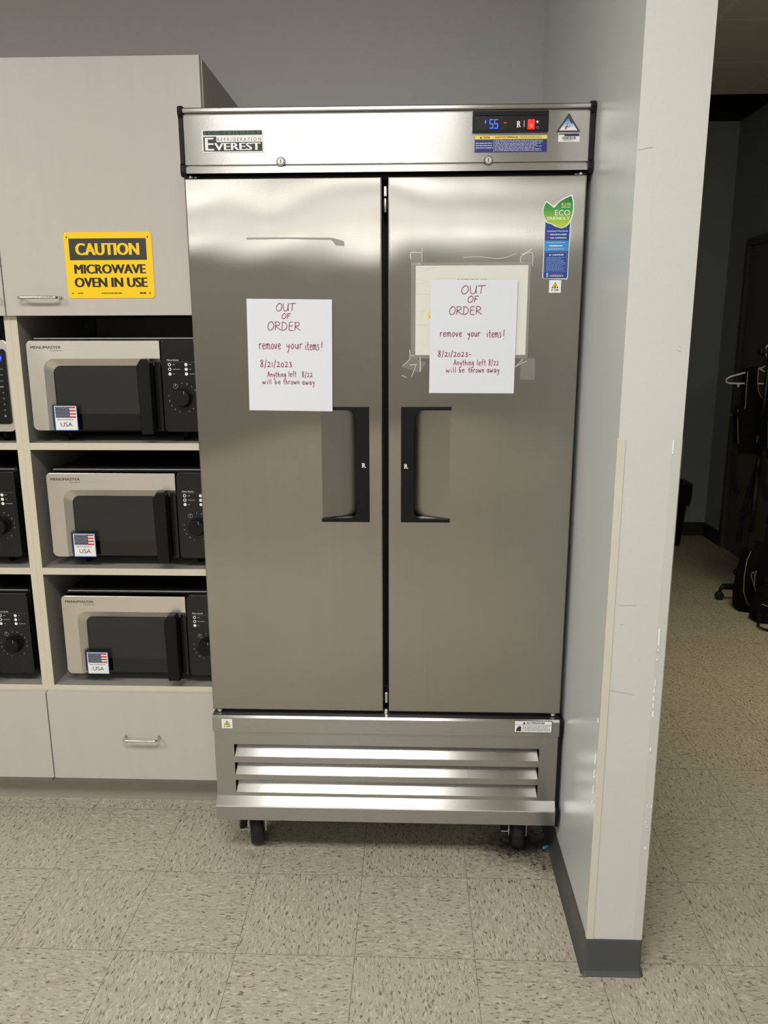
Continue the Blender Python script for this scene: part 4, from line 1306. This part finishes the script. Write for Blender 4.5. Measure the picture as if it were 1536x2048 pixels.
def notice(cx, cz, rot, yp, label):
    m = sheet(cx, cz, .2159, .2794, rot, yp, 'paper_white', curl=0)
    o = tag(place(m.build('paper_notice'), (cx, yp, cz)), label, 'notice', 'handwritten paper notices taped to the refrigerator')
    s = o.modifiers.new('solid', 'SOLIDIFY'); s.thickness = .0003; s.offset = 1
    return o


yl = YFR - .0085
pn = notice(-.1733, 1.4868, -.0126, yl, 'handwritten white notice taped to the left refrigerator door')
y = yl - .0010
m = MB(); hand(m, 'OUT', 553, 590, 606.5, 622, y); pen(m, pn)
m = MB(); hand(m, 'OF', 564, 581, 627, 637, y); pen(m, pn)
m = MB(); hand(m, 'ORDER', 536, 600, 643, 660, y, slope=-.02); pen(m, pn)
m = MB(); hand(m, 'remove', 518.5, 561, 680, 698, y); hand(m, 'your', 573, 605, 681, 697.5, y); hand(m, 'items', 611, 638, 682, 700, y); hand(m, '!', 641, 646, 684, 701, y); pen(m, pn)
m = MB(); hand(m, '8/21/2023', 521, 584, 720, 734, y); pen(m, pn)
m = MB(); hand(m, 'Anything', 535, 572, 743, 754, y, .0014); hand(m, 'left', 577, 593, 742, 753.5, y, .0014); hand(m, '8/22', 604, 625, 743, 754, y, .0014); pen(m, pn)
m = MB(); hand(m, 'will', 525, 543, 758, 768, y, .0014); hand(m, 'be', 550, 561, 758, 768, y, .0014); hand(m, 'thrown', 567, 599, 758, 768.5, y, .0014); hand(m, 'away', 605, 629, 758, 769.5, y, .0014); pen(m, pn)

# laminated sheet behind the right notice
lx0, lx1, lz0, lz1 = .1345, .4305, 1.4795, 1.7130
yy = YFR - .0012
m = MB(); m.prism(m.rrect(.1460, .4245, 1.4880, 1.7057, .0008), yy - .0004, yy, 'paper_cream')
lam = tag(place(m.build('laminated_sheet'), (.285, yy, 1.6)), 'cream landscape sheet in clear laminate behind the right notice', 'sign')
m = MB(); m.prism(m.rrect(lx0, lx1, lz0, lz1, .006), yy - .0010, yy - .0007, 'clear_film'); o = m.build('laminate_film'); o.parent = lam; o.location = -Vector(lam.location)
m = MB(); a = at(914, 560.5, yy - .0005); b = at(976, 557.5, yy - .0005)
m.lines(a[0], a[0] + (b[0] - a[0]) * .72, a[1], b[1], 1, yy - .0005, 'print_red', .8, 41, .011); m.lines(a[0] + (b[0] - a[0]) * .76, b[0], a[1], b[1], 1, yy - .0005, 'print_grey', .7, 42, .005)
c = at(855.5, 639, yy - .0005); d = at(865, 623, yy - .0005); m.rect(c[0], d[0], c[1], d[1], yy - .0005, 'print_yellow'); e = at(858.5, 635, yy - .0006); m.flat([e, (e[0] + .006, e[1]), (e[0] + .004, e[1] + .010)], yy - .0007, 'print_black')
o = m.build('printed_text'); o.parent = lam; o.location = -Vector(lam.location)


def z5(px, py): return (790 + px * .1953, 480 + py * .1953)


# tape at the corners
for quad_ in (((162, 128), (272, 128), (278, 260), (162, 260)), ((1290, 130), (1410, 90), (1410, 240), (1285, 235)), ((70, 1300), (160, 1190), (320, 1260), (250, 1360)), ((1285, 1210), (1435, 1215), (1430, 1430), (1280, 1430))):
    pts = [at(*z5(*p), yy - .0013) for p in quad_]
    ar = sum(pts[k][0] * pts[(k + 1) % 4][1] - pts[(k + 1) % 4][0] * pts[k][1] for k in range(4))
    if ar < 0: pts = pts[::-1]
    m = MB(); m.prism(pts, yy - .0015, yy - .0013, 'clear_tape'); o = m.build('tape_strip'); o.parent = lam; o.location = -Vector(lam.location)
m = MB()
cre = [[(163, 200), (163, 130), (265, 128)], [(275, 80), (277, 220)], [(700, 178), (850, 172), (1000, 186), (1110, 184), (1240, 140)], [(1290, 230), (1292, 165), (1405, 90)], [(1295, 160), (1405, 128), (1408, 270)],
       [(245, 235), (262, 262), (330, 285), (410, 275)], [(240, 240), (300, 300), (350, 300)], [(215, 450), (255, 430), (330, 460)], [(220, 550), (280, 545), (355, 555)], [(220, 705), (265, 728), (295, 710)], [(215, 862), (335, 862)],
       [(75, 1290), (150, 1225), (150, 1190), (200, 1185)], [(150, 1280), (225, 1275)], [(215, 1280), (170, 1400)], [(70, 1385), (120, 1410)], [(258, 1200), (258, 1350)], [(1220, 1305), (1300, 1260), (1355, 1240)], [(1240, 1290), (1310, 1220)], [(150, 1125), (155, 1180)]]
for k, cpts in enumerate(cre):
    m.ribbon(smooth2([at(*z5(*p), yy - .0022) for p in cpts]), .0011 + .0006 * (k % 3 == 0), yy - .0022, 'tape_crease')
o = m.build('tape_crease'); o.parent = lam; o.location = -Vector(lam.location)

yr = YFR - .0065
pn2 = notice(.2905, 1.5318, -.004, yr, 'handwritten white notice over the laminated sheet on the right refrigerator door')
y = yr - .0010
m = MB(); hand(m, 'OUT', 923, 970, 571, 587.5, y); pen(m, pn2)
m = MB(); hand(m, 'OF', 936, 957, 592, 604.5, y); pen(m, pn2)
m = MB(); hand(m, 'ORDER', 899, 963, 613, 629, y); pen(m, pn2)
m = MB(); hand(m, 'remove', 880, 924, 659, 673, y); hand(m, 'your', 935, 961, 659, 673, y); hand(m, 'items', 974, 1003, 659, 674.5, y); hand(m, '!', 1005, 1010, 660, 678, y); pen(m, pn2)
m = MB(); hand(m, '8/21/2023-', 876, 943, 701, 713, y); pen(m, pn2)
m = MB(); hand(m, 'Anything', 907, 948, 719, 730.5, y, .0014); hand(m, 'left', 954, 972, 719, 730.5, y, .0014); hand(m, '8/22', 977, 997.5, 719, 730.5, y, .0014); pen(m, pn2)
m = MB(); hand(m, 'will', 892, 912.5, 734, 745, y, .0014); hand(m, 'be', 918, 929, 734, 745, y, .0014); hand(m, 'thrown', 937, 968.5, 734, 745, y, .0014); hand(m, 'away', 974, 999, 733, 745, y, .0014); pen(m, pn2)

# ================================================================== bits on the floor by the caster
x, yv = atf(1091, 1697)
m = MB(); m.tube([(x - .010, yv - .006, .006), (x - .006, yv - .004, .006), (x + .008, yv + .005, .006), (x + .011, yv + .007, .006)], [.003, .0055, .0055, .003], 'blue_plastic', 12)
tag(place(m.build('earplug'), (x, yv, 0)), 'small light blue plastic bit on the floor beside the cove base', 'litter')
x, yv = atf(1088, 1740)
m = MB(); m.tube([(x - .005, yv, .003), (x, yv + .001, .004), (x + .005, yv + .003, .003)], [.002, .004, .002], 'rust_bit', 8)
tag(place(m.build('crumb'), (x, yv, 0)), 'reddish brown crumb on the floor near the cove base', 'litter')
m = MB(); rnd = random.Random(3)
for k in range(70):
    px = rnd.uniform(1000, 1100); py = rnd.gauss(1704, 7) if px < 1060 else rnd.uniform(1690, 1735)
    x, yv = atf(px, py); r = rnd.uniform(.0012, .0038)
    if x > XP - .03: continue
    m.tube([(x - r, yv, r * .6), (x + r * .2, yv + r * .6, r * .8), (x + r, yv - r * .4, r * .6)], [r * .4, r * .6, r * .3], 'dust', 5)
o = place(m.build('dust_debris'), (.47, -.18, 0)); o['kind'] = 'stuff'; tag(o, 'dark dust and debris around the right front caster', 'dust')

# ================================================================== passage
# waste bin
bx, by = 2.06, 3.50
m = MB(); i = m.mi('bin_black')


def ring(mb, hw, hd, z, r=.03, n=4):
    pts = mb.rrect(-hw, hw, -hd, hd, r, n); return [mb.bm.verts.new((bx + p[0], by + p[1], z)) for p in pts]


def loft(mb, rings, mat, cap=True):
    i = mb.mi(mat)
    for a, b in zip(rings, rings[1:]):
        for q in range(len(a)):
            f = mb.bm.faces.new([a[q], a[(q + 1) % len(a)], b[(q + 1) % len(a)], b[q]]); f.material_index = i; f.smooth = True
    if cap:
        f = mb.bm.faces.new(list(reversed(rings[0]))); f.material_index = i


rs = [ring(m, .092, .075, 0), ring(m, .118, .10, .43), ring(m, .128, .11, .432), ring(m, .128, .11, .46), ring(m, .112, .095, .46), ring(m, .088, .07, .01)]
loft(m, rs, 'bin_black'); f = m.bm.faces.new(rs[-1]); f.material_index = i
wb = tag(place(m.build('waste_bin'), (bx, by, 0)), 'black waste bin behind the partition at the far end of the passage', 'bin')
m = MB(); rs = [ring(m, .126, .108, .33), ring(m, .136, .118, .40), ring(m, .134, .116, .468), ring(m, .138, .12, .474), ring(m, .110, .093, .466), ring(m, .104, .088, .38)]
loft(m, rs, 'bin_liner', False)
rnd = random.Random(9)
for v in m.bm.verts:
    if v.co.z < .42: v.co.z += rnd.uniform(-.035, .02)
o = m.build('bin_liner'); o.parent = wb; o.location = -Vector((bx, by, 0))

# garment rack: rail running away from the viewer
RX, RY0, RY1 = 2.118, 2.20, 2.68
RX1 = RX + .215
rk = empty('garment_rack', (RX, (RY0 + RY1) / 2, 0), 'black rolling garment rack in the passage holding vests on white hangers', 'rack')
ko = Vector(rk.location)


def kpart(mb, name, parent=None, **kw):
    mb.xform(Matrix.Translation(-ko)) if parent is None or True else None
    o = mb.build(name, parent or rk, **kw); return o


m = MB(); m.cyl((RX, RY0 - .02, 1.445), (RX1 + .008, RY1 + .02, 1.445), .013, .013, 'rack_black', 16); kpart(m, 'rail')
m = MB(); m.cyl((RX - .062, RY0, 1.4455), (RX - .030, RY0, 1.4455), .022, .022, 'rack_black', 18, .005); m.cyl((RX - .032, RY0, 1.4455), (RX, RY0, 1.4455), .010, .010, 'rack_black', 12); kpart(m, 'end_knob')
for RX_, yy_ in ((RX, RY0), (RX1, RY1)):
    m = MB(); m.cyl((RX_, yy_, .07), (RX_, yy_, 1.46), .0125, .0125, 'rack_black', 14); m.cyl((RX_, yy_, .42), (RX_, yy_, .80), .017, .017, 'rack_black', 14); kpart(m, 'post')
    m = MB(); x_hi = min(RX_ + .17, XR - .06); x_lo = .135 if RX_ == RX else .05; m.box(RX_ - x_lo, x_hi, yy_ - .018, yy_ + .018, .066, .096, 'rack_black', .006, 2); kpart(m, 'foot_bar')
    for s, dx in ((-1, -x_lo - .013), (1, x_hi - RX_)):
        m = MB(); m.tube([(RX_ + dx + (.022 if s < 0 else -.022), yy_, .085), (RX_ + dx + (.010 if s < 0 else -.01), yy_, .080), (RX_ + dx, yy_, .050)], .010, 'rack_black', 10)
        m.cyl((RX_ + dx, yy_ - .014, .025), (RX_ + dx, yy_ + .014, .025), .025, .025, 'tyre', 20, .004); kpart(m, 'caster')
m = MB(); m.cyl((RX, RY0, .081), (RX1, RY1, .081), .012, .012, 'rack_black', 12); kpart(m, 'base_rail')


def hanger(cx, y, zr, half, ang, label):
    t = empty('coat_hanger', (cx, y, zr), label, 'hanger', 'white plastic hangers on the rack', rz=ang)
    m = MB(); r = .0052
    hook = [(.020, 0, -.010), (.024, 0, .012), (.012, 0, .026), (-.010, 0, .026), (-.022, 0, .008), (-.014, 0, -.022), (0, 0, -.050), (0, 0, -.085)]
    m.tube(hook, r * .8, 'hanger_white', 8)
    zt = -.085
    pts = [(0, 0, zt), (-half * .22, 0, zt - .020), (-half * .9, 0, zt - .062), (-half, 0, zt - .076), (-half * .985, 0, zt - .092), (-half * .9, 0, zt - .099), (0, 0, zt - .102), (half * .9, 0, zt - .099), (half * .985, 0, zt - .092), (half, 0, zt - .076), (half * .9, 0, zt - .062), (half * .22, 0, zt - .020), (0, 0, zt)]
    m.tube([Vector(p) for p in pts], r, 'hanger_white', 8)
    for s in (-1, 1): m.cyl((s * half * .68, 0, zt - .101), (s * half * .68, 0, zt - .122), .006, .005, 'hanger_white', 8)
    m.tube([(-half * .18, 0, zt - .018), (-half * .06, 0, zt - .034), (half * .06, 0, zt - .034), (half * .18, 0, zt - .018)], r * .8, 'hanger_white', 8)
    m.build('hanger_body', t)
    return t


hanger(RX + .016, RY0 + .05, 1.452, .222, 0, 'white plastic hanger seen square on, farther left on the rack')
hanger(RX + .030, RY0 - .005, 1.452, .215, math.radians(68), 'white plastic hanger turned edge on, nearest the viewer on the rack')


def vest(cx, y, ang, label, amber):
    """sleeveless vest: half outline mirrored, front and back shells joined at the sides"""
    t = empty('vest', (cx, y, 0), label, 'vest', 'black vests hanging on the rack', rz=ang)
    half = [(.062, 1.352), (.120, 1.335), (.118, 1.245), (.112, 1.150), (.150, 1.125), (.154, 1.105), (.140, 1.000), (.130, .900), (.118, .872), (0, .866)]
    inner = [(0, 1.180), (.030, 1.188), (.052, 1.225), (.060, 1.290)]
    for s in (1,):
        pts = [(-x, z) for x, z in half] + [(x, z) for x, z in reversed(half[:-1])] + [(x, z) for x, z in reversed(inner)] + [(-x, z) for x, z in inner[1:]]
    ar = sum(pts[k][0] * pts[(k + 1) % len(pts)][1] - pts[(k + 1) % len(pts)][0] * pts[k][1] for k in range(len(pts)))
    if ar < 0: pts = pts[::-1]
    m = MB(); m.prism(pts, -.035, -.008, 'nylon', .007, 3); m.prism(pts, .008, .035, 'nylon', .007, 3)
    m.prism([(-.120, 1.330), (-.062, 1.346), (-.062, 1.362), (-.120, 1.346)], -.032, .032, 'nylon', .004, 2); m.prism([(.062, 1.346), (.120, 1.330), (.120, 1.346), (.062, 1.362)], -.032, .032, 'nylon', .004, 2)
    m.box(-.138, .138, -.022, .022, .885, 1.09, 'nylon', .008, 2)
    m.build('shell', t)
    m = MB(); r = .0024; yf = -.036
    for s in (-1, 1):
        m.tube([(s * .120, yf, 1.335), (s * .119, yf, 1.245), (s * .114, yf, 1.150), (s * .118, yf, 1.128)], r, 'piping', 6)
        m.tube([(s * .151, yf + .006, 1.122), (s * .146, yf + .004, 1.05), (s * .138, yf + .004, .98), (s * .133, yf + .004, .93)], r, 'piping', 6)
        m.tube([(s * .062, yf, 1.345), (s * .061, yf, 1.290), (s * .052, yf, 1.228), (s * .030, yf, 1.190), (0, yf, 1.182)], r, 'piping_amber' if amber else 'piping', 6)
    m.tube([(.002, yf - .002, 1.15), (-.004, yf - .002, 1.05), (-.012, yf - .002, .985)], r * 1.6, 'piping_amber', 6); m.tube([(-.028, yf - .002, .975), (-.032, yf - .002, .945), (-.030, yf - .002, .935)], r, 'piping', 6)
    m.build('piping', t)
    m = MB()
    for s in (-1, 1):
        m.strap([(s * .140, -.02, .93), (s * .146, -.03, .84), (s * .140, -.032, .74), (s * .115, -.03, .66), (s * .100, -.03, .63)], (.030, 0, 0), .004, 'webbing')
    m.strap([(.005, -.03, .90), (-.010, -.035, .80), (-.040, -.035, .66), (-.060, -.03, .54)], (.036, 0, 0), .004, 'webbing'); m.box(-.088, -.040, -.042, -.026, .50, .545, 'black_plastic', .004, 2)
    m.strap([(-.064, -.03, .50), (-.070, -.03, .42), (-.075, -.03, .34)], (.032, 0, 0), .004, 'webbing')
    m.build('strap', t)
    return t


vest(RX + .016, RY0 + .05, 0, 'black vest with thin yellow piping on the squarely hung hanger', False)
vest(RX + .030 + .05, RY0 - .010 - .09, math.radians(20), 'black vest with amber piping on the turned hanger at the right edge', True)


# bags on the base
def bag(cx, cy, w, d, h, rz, label, nm):
    t = empty(nm, (cx, cy, 0), label, 'bag', 'black bags under the hanging vests', rz=rz)
    m = MB(); i = m.mi('nylon'); n = 20; rings = []
    for z, s in ((.001, .80), (.02, .96), (.10, 1.0), (h * .5, .94), (h * .75, .80), (h * .92, .55), (h, .2)):
        rr = []
        for k in range(n):
            a = 2 * PI * k / n; ca, sa = math.cos(a), math.sin(a)
            ex = .6
            rr.append(m.bm.verts.new((w / 2 * s * math.copysign(abs(ca) ** ex, ca), d / 2 * (.6 + .4 * s) * math.copysign(abs(sa) ** ex, sa), z)))
        rings.append(rr)
    loft(m, rings, 'nylon'); f = m.bm.faces.new(rings[-1]); f.material_index = i
    m.build('bag_body', t)
    return t


b1 = bag(2.092, 2.03, .215, .13, .395, math.radians(-4), 'upright black bag with looping pale piping under the vests', 'backpack')
m = MB(); r = .0024; yq = -.073
m.tube([(-.02, yq + .05, .375), (-.055, yq + .025, .360), (-.078, yq + .006, .310), (-.086, yq, .22), (-.082, yq, .13), (-.055, yq - .002, .06), (-.02, yq - .002, .03), (.03, yq, .028)], r, 'piping', 6)
m.tube([(-.01, yq + .02, .27), (-.025, yq + .01, .235), (-.028, yq, .17), (-.015, yq - .002, .125), (.03, yq - .003, .112), (.095, yq, .100)], r, 'piping', 6)
m.tube([(-.025, yq + .01, .235), (-.045, yq, .245), (-.050, yq, .225), (-.020, yq, .14)], r, 'piping', 6)
m.tube([(.03, yq, .10), (.045, yq, .06), (.048, yq, .02)], r, 'piping', 6)
m.build('piping', b1)
m = MB(); m.box(.020, .055, yq - .008, yq + .002, .14, .22, 'webbing', .004, 2); m.build('pocket_flap', b1)
m = MB(); m.strap([(-.06, -.05, .36), (-.052, -.035, .42), (-.045, -.02, .46)], (.034, 0, 0), .004, 'webbing'); m.build('strap', b1)
b2 = bag(2.105, 1.855, .20, .12, .20, math.radians(10), 'low black bag with a pale trim and loose strap in front of the upright bag', 'duffel_bag')
m = MB(); m.tube([(-.088, -.062, .120), (-.04, -.066, .100), (.02, -.068, .085), (.08, -.064, .08)], r, 'piping', 6); m.build('piping', b2)
m = MB(); m.strap([(-.085, -.055, .06), (-.115, -.085, .022), (-.130, -.115, .012), (-.105, -.150, .008), (-.060, -.185, .005)], (.0, .026, .006), .003, 'webbing'); m.tube([(-.028, -.150, .010), (-.045, -.150, .022), (-.042, -.152, .045), (-.022, -.152, .052), (-.005, -.152, .040)], .0035, 'piping_amber', 8); m.build('strap', b2)

# ================================================================== light
def area(name, x, y, z, sx, sy, power, col, spread=180):
    l = bpy.data.lights.new(name, 'AREA'); l.shape = 'RECTANGLE'; l.size = sx; l.size_y = sy; l.energy = power; l.color = col; l.spread = math.radians(spread)
    o = bpy.data.objects.new(name, l); o.location = (x, y, z); COL.objects.link(o); return o


WARM = (1.0, .985, .955)
for yy_, pw, xs_ in ((-2.25, 60, (-2.65, -.25)), (-4.3, 9, (-.80,)), (-6.4, 20, (-3.2, -1.45, .3)), (-8.0, 13, (-3.2, -1.45, .3, 2.0)), (-9.6, 28, (-3.2, -1.45, .3, 2.0)), (-11.2, 10, (-3.2, -1.45, .3, 2.0))):  # dimmer rows at the far end are unseen fill, added to brighten door reflections
    for xx in xs_:
        area('troffer_and_fill_light', xx, yy_, ZC - .01, 1.2, .6, pw, WARM)
area('troffer_and_fill_light', 1.80, .95, ZC - .01, .6, .6, 7.5, (1.0, .88, .58), 95)

w = bpy.data.worlds.new('world'); SC.world = w; w.use_nodes = True
w.node_tree.nodes['Background'].inputs[0].default_value = (.5, .5, .5, 1); w.node_tree.nodes['Background'].inputs[1].default_value = 0.02

vs = SC.view_settings
vs.view_transform = 'Standard'; vs.look = 'None'; vs.gamma = 1.0; vs.use_curve_mapping = False; vs.exposure = 0.1
SC.cycles.use_denoising = True
SC.cycles.max_bounces = 8; SC.cycles.transparent_max_bounces = 16
SC.cycles.sample_clamp_indirect = 6.0
